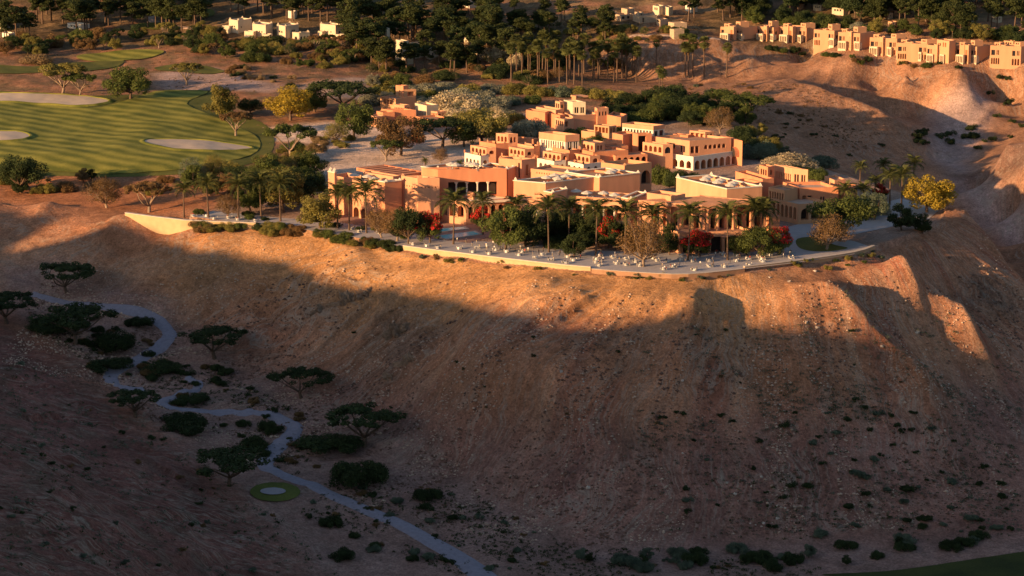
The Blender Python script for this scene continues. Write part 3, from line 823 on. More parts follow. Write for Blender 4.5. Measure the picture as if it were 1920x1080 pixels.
rim_wall([(236, 402), (280, 408), (322, 413), (350, 416), (400, 418), (480, 421)], 0.6, [-4, -9, -11, -8, -5, -4], 1.0, PLW, 'tall golden retaining wall over the gully at left')

# ================================================================== BUILDINGS
TERRA = mat('terracotta plaster', (0.62, 0.26, 0.14), var=0.17, scale=0.35, bump=0.05, streak=True)
GOLD = mat('ochre plaster', (0.66, 0.335, 0.195), var=0.15, scale=0.35, bump=0.05, streak=True)
WHITE = mat('white plaster', (0.74, 0.66, 0.55), var=0.07, scale=0.5)
CREAM = mat('cream plaster', (0.60, 0.49, 0.35), var=0.08, scale=0.5)
ROSE = mat('rose plaster', (0.60, 0.32, 0.175), var=0.09, scale=0.4, streak=True)
SANDST = mat('sandstone plaster', (0.56, 0.305, 0.175), var=0.09, scale=0.4, streak=True)
BRICK = mat('stone masonry', (0.48, 0.35, 0.24), var=0.25, scale=1.4, bump=0.3)
ROOFM = mat('roof paving', (0.42, 0.25, 0.17), var=0.12, scale=0.5)
ROOFW = mat('pale roof paving', (0.50, 0.38, 0.30), var=0.12, scale=0.5)
DARK = mat('painted interior shade', (0.045, 0.032, 0.028), var=0.3, scale=1.0)  # near-black backs paint the shade inside archways and openings
GLASS = mat('window glass', (0.03, 0.03, 0.035), rough=0.12, var=0.1, spec=0.5)
INNER = mat('inner plaster', (0.42, 0.17, 0.08), var=0.12, scale=0.6)
WOOD = mat('dark wood', (0.12, 0.06, 0.035), var=0.2)

def part(root, name, mb_or_me, m=None, parent=None):
    me_ = mb_or_me.mesh(name, m) if isinstance(mb_or_me, MB) else mb_or_me
    o = link(name, me_, parent or root)
    if parent is None:
        o.location = -root.location
    return o
def building(name, label, base, cat='building', group=None):
    r = link(name, None, label=label, category=cat, group=group)
    b = hit(*base)
    r.location = (b[0], b[1], grid_h(b[0], b[1]))
    return r
def top_z(F, yb):
    g = hit(F[0], yb)[1]
    d = ray(*F)
    return CAMH + d[2] * g / d[1]
def arch_outline(u0, u1, z0, z1, arch):
    if not arch:
        return [(u0, z0), (u1, z0), (u1, z1), (u0, z1)], []
    r = (u1 - u0) / 2; h = min(r * 1.15, (z1 - z0) * 0.6); zs = z1 - h; c_ = (u0 + u1) / 2
    arc = [(c_ + r * math.cos(a), zs + h * math.sin(a)) for a in np.linspace(0, math.pi, 9)]
    return [(u0, z0), (u1, z0)] + arc, arc
def face(root, mb, p0, p1, zb, zt, opens, nrm, m, inner=None):
    """wall from p0 to p1 with openings cut through it; each opening is a part of its own"""
    p0, p1 = np.array(p0[:2]), np.array(p1[:2])
    Lm = math.hypot(*(p1 - p0)); d = (p1 - p0) / Lm
    def P3(u, z, k=0.0):
        q = p0 + d * u - nrm * k
        return (q[0], q[1], z)
    ops = []
    for o in opens:
        u0, u1, z0, z1, kind = o[:5]
        ops.append((u0 * Lm, u1 * Lm, max(z0, zb + 0.02), z1, kind))
    us = sorted(set([0, Lm] + [x for o in ops for x in o[:2]])); zs = sorted(set([zb, zt] + [x for o in ops for x in o[2:4]]))
    for a, b in zip(us[:-1], us[1:]):
        for c0, c1 in zip(zs[:-1], zs[1:]):
            um, zm = (a + b) / 2, (c0 + c1) / 2
            if any(o[0] < um < o[1] and o[2] < zm < o[3] for o in ops):
                continue
            mb.quad(P3(a, c0), P3(b, c0), P3(b, c1), P3(a, c1))
    for u0, u1, z0, z1, kind in ops:
        arch = kind in 'aA'
        out, arc = arch_outline(u0, u1, z0, z1, arch)
        if arch:
            half = len(arc) // 2
            for corner, seq in (((u1, z1), arc[:half + 1]), ((u0, z1), arc[half:])):
                for (x0, y0), (x1, y1) in zip(seq[:-1], seq[1:]):
                    mb.add([P3(*corner), P3(x0, y0), P3(x1, y1)], [(0, 1, 2)])
        dp = 2.4 if kind in 'AR' else 0.45
        n = len(out)
        v = [P3(u, z) for u, z in out] + [P3(u, z, dp) for u, z in out]
        f = [(i, (i + 1) % n, n + (i + 1) % n, n + i) for i in range(n)] + [tuple(range(n, 2 * n))]
        nm = {'a': 'arched_window', 'A': 'archway', 'r': 'window', 'R': 'opening', 's': 'niche'}[kind]
        back = GLASS if kind in 'ar' else (INNER if kind == 's' else DARK)
        me_ = pydata(nm, v, f, mats=[inner or m, back], fm=[0] * n + [1])
        part(root, nm, me_)
def inset(poly, t):
    poly = [np.array(p[:2]) for p in poly]; n = len(poly); c_ = sum(poly) / n
    lines = []
    for i in range(n):
        a, b = poly[i], poly[(i + 1) % n]
        d = (b - a) / math.hypot(*(b - a)); nn = np.array([-d[1], d[0]])
        if (c_ - a) @ nn < 0: nn = -nn
        lines.append((a + nn * t, d))
    out = []
    for i in range(n):
        (a, d), (b, e) = lines[i - 1], lines[i]
        den = d[0] * e[1] - d[1] * e[0]
        if abs(den) < 1e-4: out.append(b); continue
        k = ((b - a)[0] * e[1] - (b - a)[1] * e[0]) / den
        out.append(a + d * k)
    return out
def expand(opens, zt, vp):
    """(u0, u1, top px, bottom px, kind[, count[, fill]]) -> single openings in metres"""
    r = []
    for o in opens:
        u0, u1, a, b, kind = o[:5]; n = o[5] if len(o) > 5 else 1; fill = o[6] if len(o) > 6 else 0.62
        for i in range(n):
            w = (u1 - u0) / n
            c_ = u0 + w * (i + 0.5); h = w * (fill if n > 1 else 1.0) / 2
            r.append((c_ - h, c_ + h, zt - b / vp, zt - a / vp, kind))
    return r
def block(root, L, F, Rr, yb, m, oL=(), oR=(), cap=None, horns=None, par=0.9, zb=None, roof=None, thick=0.45, inner=None, capw=0.16, caph=0.3, slab=False):
    zt = top_z(F, yb)
    pL, pF, pR = (W(*q, zt)[:2] for q in (L, F, Rr))
    pB = pL + pR - pF
    poly = [pL, pF, pR, pB]; cen = sum(poly) / 4
    if zb is None:
        zb = min(grid_h(*q) for q in poly) - 0.6
    vp = ppm(np.array([*pF, zt])) * 0.981
    def out(a, b):
        d = (b - a) / math.hypot(*(b - a)); nn = np.array([-d[1], d[0]])
        return nn if (a - cen) @ nn > 0 else -nn
    mb = MB()
    face(root, mb, pL, pF, zb, zt, expand(oL, zt, vp), out(pL, pF), m, inner)
    face(root, mb, pF, pR, zb, zt, expand(oR, zt, vp), out(pF, pR), m, inner)
    for a, b in ((pR, pB), (pB, pL)):
        mb.quad((*a, zb), (*b, zb), (*b, zt), (*a, zt))
    ins = inset(poly, thick)
    rz = zt - par
    for i in range(4):
        j = (i + 1) % 4
        mb.quad((*poly[i], zt), (*poly[j], zt), (*ins[j], zt), (*ins[i], zt))
        mb.quad((*ins[i], zt), (*ins[j], zt), (*ins[j], rz), (*ins[i], rz))
    if slab:
        mb.quad(*[(*q, zb) for q in poly])
    part(root, 'wall', mb, m)
    rb = MB(); rb.quad(*[(*q, rz) for q in ins]); part(root, 'roof', rb, roof or ROOFM)
    if cap:
        cb = MB(); o1, o2 = inset(poly, -capw), inset(poly, thick + capw)
        for i in range(4):
            j = (i + 1) % 4
            a, b, c_, d = o1[i], o1[j], o2[j], o2[i]
            cb.add([(*a, zt + 0.002), (*b, zt + 0.002), (*c_, zt + 0.002), (*d, zt + 0.002), (*a, zt + caph), (*b, zt + caph), (*c_, zt + caph), (*d, zt + caph)],
                   [(4, 5, 6, 7), (0, 1, 5, 4), (2, 3, 7, 6), (0, 3, 2, 1)])
        coping = part(root, 'coping', cb, cap)
    if horns:
        for q, h in zip(poly, horns if hasattr(horns, '__len__') else [horns] * 4):
            if h:
                q = q + (cen - q) / math.hypot(*(cen - q)) * 0.7
                hb = MB(); s_ = 0.55
                zz = zt + (caph if cap else 0)
                for z0, z1, s0, s1 in ((zz, zz + h * .3, s_, s_), (zz + h * .3, zz + h * .75, s_ * .8, s_ * .42), (zz + h * .75, zz + h, s_ * .42, .05)):
                    hb.add([(q[0] + a * s0, q[1] + b * s0, z0) for a, b in ((-1, -1), (1, -1), (1, 1), (-1, 1))] + [(q[0] + a * s1, q[1] + b * s1, z1) for a, b in ((-1, -1), (1, -1), (1, 1), (-1, 1))],
                           [(0, 1, 5, 4), (1, 2, 6, 5), (2, 3, 7, 6), (3, 0, 4, 7), (4, 5, 6, 7)])
                part(root, 'horn', hb, cap or m, coping if cap else None)
    return dict(zt=zt, rz=rz, L=pL, F=pF, R=pR, B=pB, vp=vp)
def column(root, p, z0, z1, r_, m, corbel=0.0):
    mb = MB()
    n = 8
    for za, zb_, ra, rb in ((z0, z0 + .5, r_ * 1.35, r_ * 1.35), (z0 + .5, z1 - .8, r_, r_ * .92), (z1 - .8, z1, r_ * 1.2, r_ * 1.45 + corbel)):
        mb.add([(p[0] + ra * math.cos(2 * math.pi * k / n + .39), p[1] + ra * math.sin(2 * math.pi * k / n + .39), za) for k in range(n)] + [(p[0] + rb * math.cos(2 * math.pi * k / n + .39), p[1] + rb * math.sin(2 * math.pi * k / n + .39), zb_) for k in range(n)],
               [(k, (k + 1) % n, n + (k + 1) % n, n + k) for k in range(n)] + [tuple(range(n, 2 * n))])
    part(root, 'column', mb, m)
def posts(root, B, step, h, m, sides=('LF', 'FR')):
    """little piers that stand on a parapet"""
    for s in sides:
        a, b = B[s[0]], B[s[1]]
        L = math.hypot(*(b - a)); n = max(1, int(L / step))
        for i in range(n + 1):
            q = a + (b - a) * i / n
            mb = MB(); w = .28
            mb.add([(q[0] + x * w, q[1] + y * w, B['zt'] + z) for z in (0.004, h) for x, y in ((-1, -1), (1, -1), (1, 1), (-1, 1))] + [(q[0], q[1], B['zt'] + h + .3)],
                   [(0, 1, 5, 4), (1, 2, 6, 5), (2, 3, 7, 6), (3, 0, 4, 7), (4, 5, 8), (5, 6, 8), (6, 7, 8), (7, 4, 8)])
            part(root, 'parapet_post', mb, m)
def slab(root, name, L, F, Rr, yb, th, m, beams=0, over=0.0):
    zt = top_z(F, yb)
    poly = [W(*q, zt)[:2] for q in (L, F, Rr)]; poly.append(poly[0] + poly[2] - poly[1])
    if beams:
        a, b, c_, d = poly
        mb = MB()     # frame
        i_ = inset(poly, 0.7)
        for i in range(4):
            j = (i + 1) % 4
            for z0, z1 in ((zt - th, zt),):
                mb.add([(*poly[i], z0), (*poly[j], z0), (*i_[j], z0), (*i_[i], z0), (*poly[i], z1), (*poly[j], z1), (*i_[j], z1), (*i_[i], z1)], [(4, 5, 6, 7), (0, 1, 5, 4), (2, 3, 7, 6), (0, 3, 2, 1)])
        frame = part(root, name, mb, m)
        for k in range(beams):
            t0, t1 = (k + .25) / beams, (k + .8) / beams
            p, q, r2, s2 = a + (b - a) * t0, a + (b - a) * t1, d + (c_ - d) * t1, d + (c_ - d) * t0
            bb = MB(); bb.prism([p, q, r2, s2], zt - th * .8, zt - .12)
            part(root, 'roof_slat', bb, m, frame)
    else:
        mb = MB(); mb.prism(poly, zt - th, zt); part(root, name, mb, m)
    return dict(zt=zt, rz=zt, L=poly[0], F=poly[1], R=poly[2], B=poly[3])

ROOFS = {}
# ---- 1: long building at the left of the terrace
b1 = building('hotel_building', 'long terracotta building with pillared loggia behind the twin pools', (780, 425))
ROOFS['b1'] = block(b1, (620, 328), (721, 347), (752, 342), 419, GOLD, [(0.42, 0.52, 52, 76, 'A'), (0.56, 0.66, 52, 77, 'A'), (0.70, 0.80, 53, 78, 'A'), (.86, .93, 56, 76, 'r')], [], cap=None, par=1.6, roof=ROOFM)
block(b1, (615, 322), (627, 324), (631, 322), 411, GOLD, cap=WHITE, horns=1.2, par=.5)
block(b1, (710, 340), (721.5, 342), (753, 339), 421, TERRA, cap=WHITE, horns=(0, .9, .9, 0), par=.6)
block(b1, (752, 329), (783, 334), (824, 333.5), 421, GOLD, [(.12, .9, 16, 19, 's', 5, .3)], [(.12, .9, 16, 19, 's', 5, .3)], cap=None, horns=(.9, .9, 0, 0), par=1.2, roof=ROOFM)
ROOFS['b1r'] = block(b1, (792, 314), (821, 318), (950, 316), 413, TERRA, [], [(.15, .86, 24, 50, 'R')], par=1.1, roof=ROOFM, inner=TERRA)
lg = ROOFS['b1r']
for k in range(4):
    q = lg['F'] + (lg['R'] - lg['F']) * (.15 + .71 * (k + .75) / 4.6)
    column(b1, q + np.array([0, .5]), lg['zt'] - 50 / lg['vp'], lg['zt'] - 24 / lg['vp'], .34, WHITE, .35)
block(b1, (790, 313), (820, 317), (868, 311), 404, GOLD, cap=WHITE, horns=(0, .9, 0, 0), par=.6)
B = slab(b1, 'pergola_frame', (668, 314), (747, 328), (800, 322), 404, 1.2, TERRA, beams=6)
block(b1, (681, 322), (737, 331), (752, 329), 411, GOLD, par=.4)
lo = block(b1, (823, 372), (874, 378), (962, 371), 422, GOLD, [(.05, .95, 9, 30, 'A', 3, .72)], [(.02, .98, 10, 34, 'A', 6, .66)], cap=None, par=.5, roof=ROOFM)
slab(b1, 'canopy_frame', (876, 371), (884, 378), (962, 374), 421, .8, WHITE, beams=9)
block(b1, (876, 360), (887, 363), (890, 361), 417, GOLD, par=.3)
block(b1, (935, 296), (978, 300), (1004, 297), 404, GOLD, [(.85, .93, 6, 34, 'r')], [(.3, .5, 10, 30, 's')], cap=None, horns=(.8, .8, .8, 0), par=1.0)
block(b1, (903, 312), (952, 318), (968, 312), 409, TERRA, cap=WHITE, horns=(.9, .9, 0, 0), par=.8)
# ---- 2: central building with two roof terraces
b2 = building('hotel_building', 'central ochre building with two roof terraces of umbrellas', (1080, 440))
ROOFS['b2u'] = block(b2, (963, 339), (1023, 344), (1122, 332), 434, GOLD, [], [], cap=WHITE, horns=(1.1, 0, .9, 0), par=1.6, roof=ROOFW)
ROOFS['b2u2'] = block(b2, (1060, 323), (1124, 333), (1200, 325), 424, GOLD, [], [], cap=WHITE, horns=(.9, .9, .9, 0), par=1.8, roof=ROOFW)
ROOFS['b2l'] = block(b2, (975, 360), (1182, 375), (1218, 365), 443, GOLD, [(.48, .86, 15, 46, 'R', 4, .84), (.88, .94, 26, 40, 'R')], [(.1, .9, 20, 50, 's', 2, .5)], cap=None, horns=(0, 1.0, .8, 0), par=1.6, roof=ROOFW)
block(b2, (1020, 359), (1035.5, 362), (1064, 355), 441, GOLD, cap=WHITE, horns=(0, .9, .9, 0), par=.8)
block(b2, (1165, 371), (1182.5, 374), (1212, 362), 443.6, GOLD, cap=WHITE, horns=(0, .8, .9, 0), par=.5)
block(b2, (995, 316), (1115, 330), (1150, 322), 420, GOLD, [(.08, .55, 5, 8, 's', 12, .35)], par=.8)
block(b2, (1127, 304), (1171, 310), (1222, 304), 402, ROSE, [], [(.62, .95, 14, 40, 'A')], cap=None, horns=(.8, .8, 0, 0), par=1.4, roof=ROOFM)
block(b2, (982, 397), (1008, 403), (1022, 399), 446, CREAM, cap=WHITE, par=.6, horns=(0, 0, 0, 0))
lb = ROOFS['b2l']
for t in (.49, .585, .68, .775, .87):
    q = lb['L'] + (lb['F'] - lb['L']) * t
    column(b2, q + np.array([-.5, -.6]), 0, lb['zt'] - 15 / lb['vp'], .35, WHITE, .2)

# ---- 3: pavilion-like building at the right front with pillared porticoes
b3 = building('hotel_building', 'two-storey ochre building with pillared porticoes behind the crowded terrace', (1320, 470))
g = block(b3, (1237, 423), (1275, 436), (1412, 432), 475, GOLD, [(.1, .9, 11, 38, 'R', 2, .7)], [(.02, .98, 10, 40, 'R', 5, .76)], par=.8, roof=ROOFM, inner=GOLD)
for t in (0.0, .2, .4, .6, .8, 1.0):
    q = g['F'] + (g['R'] - g['F']) * t
    column(b3, q + np.array([-.1, -.9]), 0, g['zt'] - 1.6, .55, GOLD, .5)
block(b3, (1195, 380), (1322, 392), (1436, 384), 465, GOLD, [(.2, .95, 14, 40, 'R', 5, .5)], [(.06, .94, 9, 40, 'R', 6, .55)], par=.5, inner=GOLD)
pg = slab(b3, 'portico_roof', (1197, 375), (1316, 385), (1442, 377), 469, 1.3, GOLD, beams=9)
for t in (0.0, .10, .25, .48, .74, .99):
    q = pg['F'] + (pg['R'] - pg['F']) * t
    column(b3, q + np.array([-.2, .5]), g['zt'] - .8, pg['zt'] - 1.3, .48, GOLD, .3)
for t in (0.02, .3, .62):
    q = pg['L'] + (pg['F'] - pg['L']) * t
    column(b3, q + np.array([.4, .2]), 0, pg['zt'] - 1.3, .42, GOLD, .3)
ROOFS['b3'] = block(b3, (1268, 333), (1363, 355), (1429, 350), 447, GOLD, [], [], cap=WHITE, horns=(1.3, 0, 1.1, 1.1), par=2.0, roof=ROOFM)
block(b3, (1213, 361), (1262, 368), (1285, 363), 458, GOLD, par=.9)
block(b3, (1249, 366), (1258, 368), (1263, 366), 460, ROSE, par=.4)
block(b3, (1437, 404), (1443, 406), (1462, 404), 462, TERRA, par=.4)

# ---- 4: villa at the right end
b4 = building('villa', 'terracotta villa with white tower at the right end of the terrace', (1500, 400))
ar = [(.06, .94, 3, 11, 'A', 6, .6)]
block(b4, (1452, 308), (1486, 315), (1515, 318), 392, GOLD, [(.06, .94, 12, 25, 'r', 9, .5)], [(.1, .45, 11, 29, 'r', 2, .7), (.55, .9, 11, 29, 'r', 2, .7)], par=.8, roof=TERRA)
block(b4, (1424, 309), (1440, 313), (1452, 311), 393, TERRA, [(.1, .9, 6, 17, 'A', 3, .6)], [(.3, .7, 6, 16, 'a')], par=.5)
block(b4, (1379, 321), (1430, 336), (1451, 334), 398, TERRA, [], [], par=1.0)
block(b4, (1377, 337), (1412, 344), (1430, 341), 402, TERRA, [(.05, .6, 6, 12, 'a', 3)], par=.8)
block(b4, (1441, 351), (1471, 357), (1496, 352), 412, ROSE, [(.04, .96, 6, 25, 'A', 6, .6)], [], par=.6)
block(b4, (1468, 341), (1500, 352), (1572, 351), 407, TERRA, [(.55, .9, 14, 32, 'R', 2, .6)], [(.05, .33, 15, 30, 'R', 2, .8), (.52, .66, 17, 32, 'a', 2)], par=1.1, roof=ROOFW)
block(b4, (1445, 371), (1497, 383), (1560, 379), 421, ROSE, [(.05, .95, 7, 30, 'A', 6, .66)], [(.05, .95, 9, 30, 'A', 3, .75)], par=.9, roof=ROOFW)
block(b4, (1546, 330), (1565, 338), (1586, 336), 394, GOLD, [(.1, .9, 7, 17, 'r', 4, .5)], [(.1, .9, 7, 17, 'r', 4, .55)], par=.6)
block(b4, (1556, 346), (1588, 352), (1608, 347), 402, TERRA, par=.8)

# ---- 5: stepped villa behind the central building
b5 = building('villa', 'long stepped terracotta villa with arcades and a white tower', (1000, 345))
A4 = [(.05, .97, 3.5, 12, 'A', 4, .66)]
u = block(b5, (871, 286), (901, 292), (930, 289), 318, WHITE, [(.05, .95, 9, 23, 'A', 4, .6)], [(.1, .9, 9, 22, 'A', 2, .7)], par=.5); posts(b5, u, 4.5, 1.0, TERRA)
block(b5, (882, 272), (912, 277.5), (930, 277), 316.5, GOLD, A4, [(.3, .8, 5, 12, 'A')], par=.3)
u = block(b5, (899, 265), (929.5, 269.5), (954, 268), 314.5, TERRA, par=.7); posts(b5, u, 4.0, 1.0, GOLD)
block(b5, (930, 249.5), (953, 251.5), (971, 250.5), 313, GOLD, [(.08, .92, 5, 15, 'A', 3, .66)], [(.15, .85, 6, 16, 'A', 2, .7)], par=.4)
u = block(b5, (941, 292), (986, 297.5), (1003, 295), 321, TERRA, par=.6); posts(b5, u, 5.0, 1.0, GOLD)
block(b5, (954, 275), (984, 280), (1001, 278.5), 319.5, GOLD, A4, [(.3, .75, 5, 12, 'A')], par=.3)
u = block(b5, (969, 269), (1001, 274.5), (1012, 272), 317.5, GOLD, par=.7); posts(b5, u, 4.5, 1.0, GOLD)
block(b5, (965, 258), (1000, 261), (1012, 259), 309, TERRA, par=.8)
u = block(b5, (1008, 271), (1068, 282), (1087, 280), 322.5, TERRA, [(.06, .15, 10, 26, 'r')], [], par=.7); posts(b5, u, 4.2, 1.0, GOLD)
block(b5, (1011, 248), (1060, 254), (1086, 252), 319.5, WHITE, [(.06, .95, 13, 28, 'r', 10, .5)], [(.15, .5, 13, 27, 'r', 2, .7), (.6, .9, 13, 27, 'r', 2, .7)], par=.8, roof=TERRA)
block(b5, (1010.5, 247.5), (1060, 253.6), (1086.5, 251.6), 319.8, GOLD, zb=top_z((1060, 266), 319.8), par=.9, roof=TERRA)
block(b5, (1018, 283), (1052, 288.5), (1067, 287), 325, GOLD, A4, [(.25, .75, 4, 12, 'A')], par=.3)
u = block(b5, (1007, 296.5), (1039, 302), (1061, 300), 327, WHITE, [(.08, .92, 7, 18, 'A', 3, .6)], [(.1, .9, 7, 16, 'A', 2, .7)], par=.6); posts(b5, u, 4.2, 1.0, TERRA)
block(b5, (1090, 263.5), (1115, 268.5), (1134, 266), 321, GOLD, [(.08, .94, 5, 14, 'A', 3, .66)], [(.2, .8, 5, 14, 'A', 2)], par=.4)
u = block(b5, (1086, 279.5), (1112, 285), (1178, 281), 324.5, TERRA, par=.7); posts(b5, u, 4.4, 1.0, GOLD, ('LF',))
block(b5, (1073, 286.5), (1106, 292.5), (1125, 291), 327, GOLD, A4, [(.3, .8, 5, 13, 'A')], par=.3)
u = block(b5, (1060, 301.5), (1094, 308), (1127, 304), 330, WHITE, [(.08, .92, 6, 14, 'a', 3, .5)], [(.1, .9, 6, 13, 'a', 2, .5)], par=.6); posts(b5, u, 4.4, 1.0, TERRA)
block(b5, (1140, 287), (1154, 292), (1214, 289), 324, TERRA, [(.2, .8, 5, 16, 'A')], [(.03, .99, 4, 14, 'A', 5, .78)], par=.5)
block(b5, (1128, 270), (1148, 275), (1178, 273), 316, TERRA, par=.8)

# ---- 6: big arcaded house at the back
b6 = building('villa', 'large terracotta house with a white ground-floor arcade and white tower', (1300, 320))
g6 = block(b6, (1195, 279), (1300, 294), (1384, 282), 320, WHITE, [(.02, .98, 9, 23, 'A', 8, .68)], [(.02, .98, 8, 25, 'A', 7, .76)], par=.6, roof=ROOFM, inner=ROSE)
block(b6, (1222, 255.5), (1293, 264), (1371, 258), 315, GOLD, [(.4, .62, 8, 20, 'R'), (.75, .9, 11, 23, 'r', 2)], [(.02, .24, 11, 24, 'R', 2, .8), (.34, .88, 10, 18, 'A', 5, .75)], par=1.0)
u = block(b6, (1205, 266), (1243, 271), (1262, 270), 317, GOLD, [(.05, .97, 5, 16, 'A', 4, .66)], [(.2, .8, 5, 17, 'a')], par=.4)
block(b6, (1167, 231.5), (1225, 237), (1246, 234), 304, WHITE, [(.05, .95, 9, 18, 'r', 9, .55)], [(.1, .4, 9, 20, 'r'), (.55, .9, 9, 20, 'r')], par=.9, roof=TERRA)
block(b6, (1166.6, 231), (1225, 236.6), (1246.4, 233.6), 304.2, GOLD, zb=top_z((1225, 244), 304.2), par=.9, roof=TERRA)
block(b6, (1148, 249), (1168, 253), (1193, 249), 308, TERRA, [], [], par=.8)
block(b6, (1186, 249), (1196, 251), (1222, 250), 309, TERRA, [], [(.05, .6, 4, 34, 'R')], par=.8)
u = block(b6, (1293, 244.5), (1322, 247.5), (1339, 246), 304, GOLD, [(.04, .98, 3.5, 15, 'R', 3, .8)], [(.15, .85, 4, 13, 'R', 2, .75)], par=.4)
block(b6, (1262, 251), (1290, 254), (1296, 252), 304, TERRA, par=.6)
block(b6, (1345, 252), (1375, 258), (1392, 264), 305, TERRA, [], [(.2, .8, 14, 30, 'A')], par=.7)
block(b6, (1130, 262), (1150, 266), (1170, 263), 304, TERRA, [(.1, .9, 6, 14, 'A', 3, .7)], [(.1, .9, 5, 13, 'A', 3, .7)], par=.5)
# ---- small pergola house between
b9 = building('pergola', 'small terracotta pergola half hidden by hedges behind the white tower', (1135, 262), 'pergola')
block(b9, (1114, 234), (1142, 237), (1156, 235), 268, ROSE, [(.04, .98, 3, 13, 'R', 4, .78)], [(.1, .9, 3, 13, 'R', 2, .75)], par=.4)
block(b9, (1090, 245), (1116, 248), (1124, 245), 268, ROSE, par=.5)

# ---- 7: upper villa
b7 = building('villa', 'terracotta villa with cream tower on the slope above the arcades', (1070, 235))
block(b7, (1057, 187), (1074, 191), (1098, 191), 236, CREAM, [], [(.12, .46, 10, 21, 'r', 2, .75), (.58, .9, 10, 21, 'r', 2, .75)], par=.6, roof=TERRA)
block(b7, (1041, 189), (1050, 191), (1058, 190), 235, GOLD, [(.1, .9, 4, 14, 'r', 2)], [(.2, .8, 5, 12, 'a')], par=.5)
block(b7, (1005, 200), (1042, 206.5), (1056, 204), 238, GOLD, [], [], par=.9)
block(b7, (986, 206), (1022, 211), (1030, 208), 240, TERRA, par=.6)
block(b7, (1030, 212), (1050, 216), (1060, 214), 242, TERRA, [], [(.2, .6, 6, 16, 'R')], par=.6)
block(b7, (1056, 210), (1074, 218), (1122, 214), 243, GOLD, [(.1, .5, 8, 22, 'R')], [], par=.9)
block(b7, (1040, 220), (1058, 224), (1076, 222), 246, GOLD, [(.1, .9, 4, 13, 'r', 4)], [(.1, .4, 4, 14, 'R')], par=.4)
block(b7, (1115, 201), (1120, 203.5), (1141, 202), 240, GOLD, [(.2, .8, 5, 14, 'a')], [(.1, .9, 6, 14, 'a', 3, .6)], par=.5)
block(b7, (1138, 215), (1164, 220), (1176, 214), 244, TERRA, par=.9)
slab(b7, 'canopy', (1070, 178), (1084, 180), (1103, 179), 226, .8, GOLD)
block(b7, (1072, 179), (1080, 180), (1082, 179.5), 227, TERRA, par=.2)
# ---- 8: villa at the back left
b8 = building('villa', 'small terracotta villa with open belvedere among the silver bushes', (760, 238))
block(b8, (742, 159.5), (756, 161), (766, 160), 212, TERRA, par=.5)
block(b8, (742, 167), (757, 168), (780, 167), 212, ROSE, [(.3, .9, 4, 12, 'R', 2)], [(.3, .85, 4, 12, 'R')], par=.4)
block(b8, (713, 181), (742, 185), (779, 180), 216, ROSE, [(.2, .8, 4, 12, 'R', 3)], [], par=.6)
block(b8, (738, 195.5), (758, 197.5), (769, 196), 228, GOLD, [(.06, .95, 5, 15, 'r', 6, .5)], [(.1, .9, 5, 14, 'r', 3)], par=.4)
block(b8, (715, 204), (737, 207), (780, 206), 232, TERRA, [], [], par=.7)
block(b8, (706, 208), (718, 211), (740, 210), 234, TERRA, par=.6)
block(b8, (692, 216), (706, 219), (722, 217), 238, GOLD, [(.1, .95, 4, 12, 'r', 4)], [(.2, .8, 4, 13, 'a', 2)], par=.4)
block(b8, (778, 193), (800, 198), (822, 196), 229, CREAM, [(.15, .95, 13, 24, 'r', 6, .55)], [], par=.7, roof=TERRA)
block(b8, (808, 208), (820, 209.5), (837, 208), 232, GOLD, [(.06, .95, 3, 13, 'r', 4, .55)], [(.1, .45, 4, 14, 'A'), (.55, .95, 3, 13, 'r', 3)], par=.4)
block(b8, (780, 218), (804, 224), (842, 221), 240, TERRA, par=.7)
b10 = building('gazebo', 'small orange gazebo under the dark acacia beside the sandy yard', (785, 272), 'gazebo')
block(b10, (772, 252), (784, 254), (796, 253), 268, TERRA, [(.06, .94, 3, 14, 'R', 2, .75)], [(.06, .94, 3, 14, 'R', 2, .75)], par=.3)

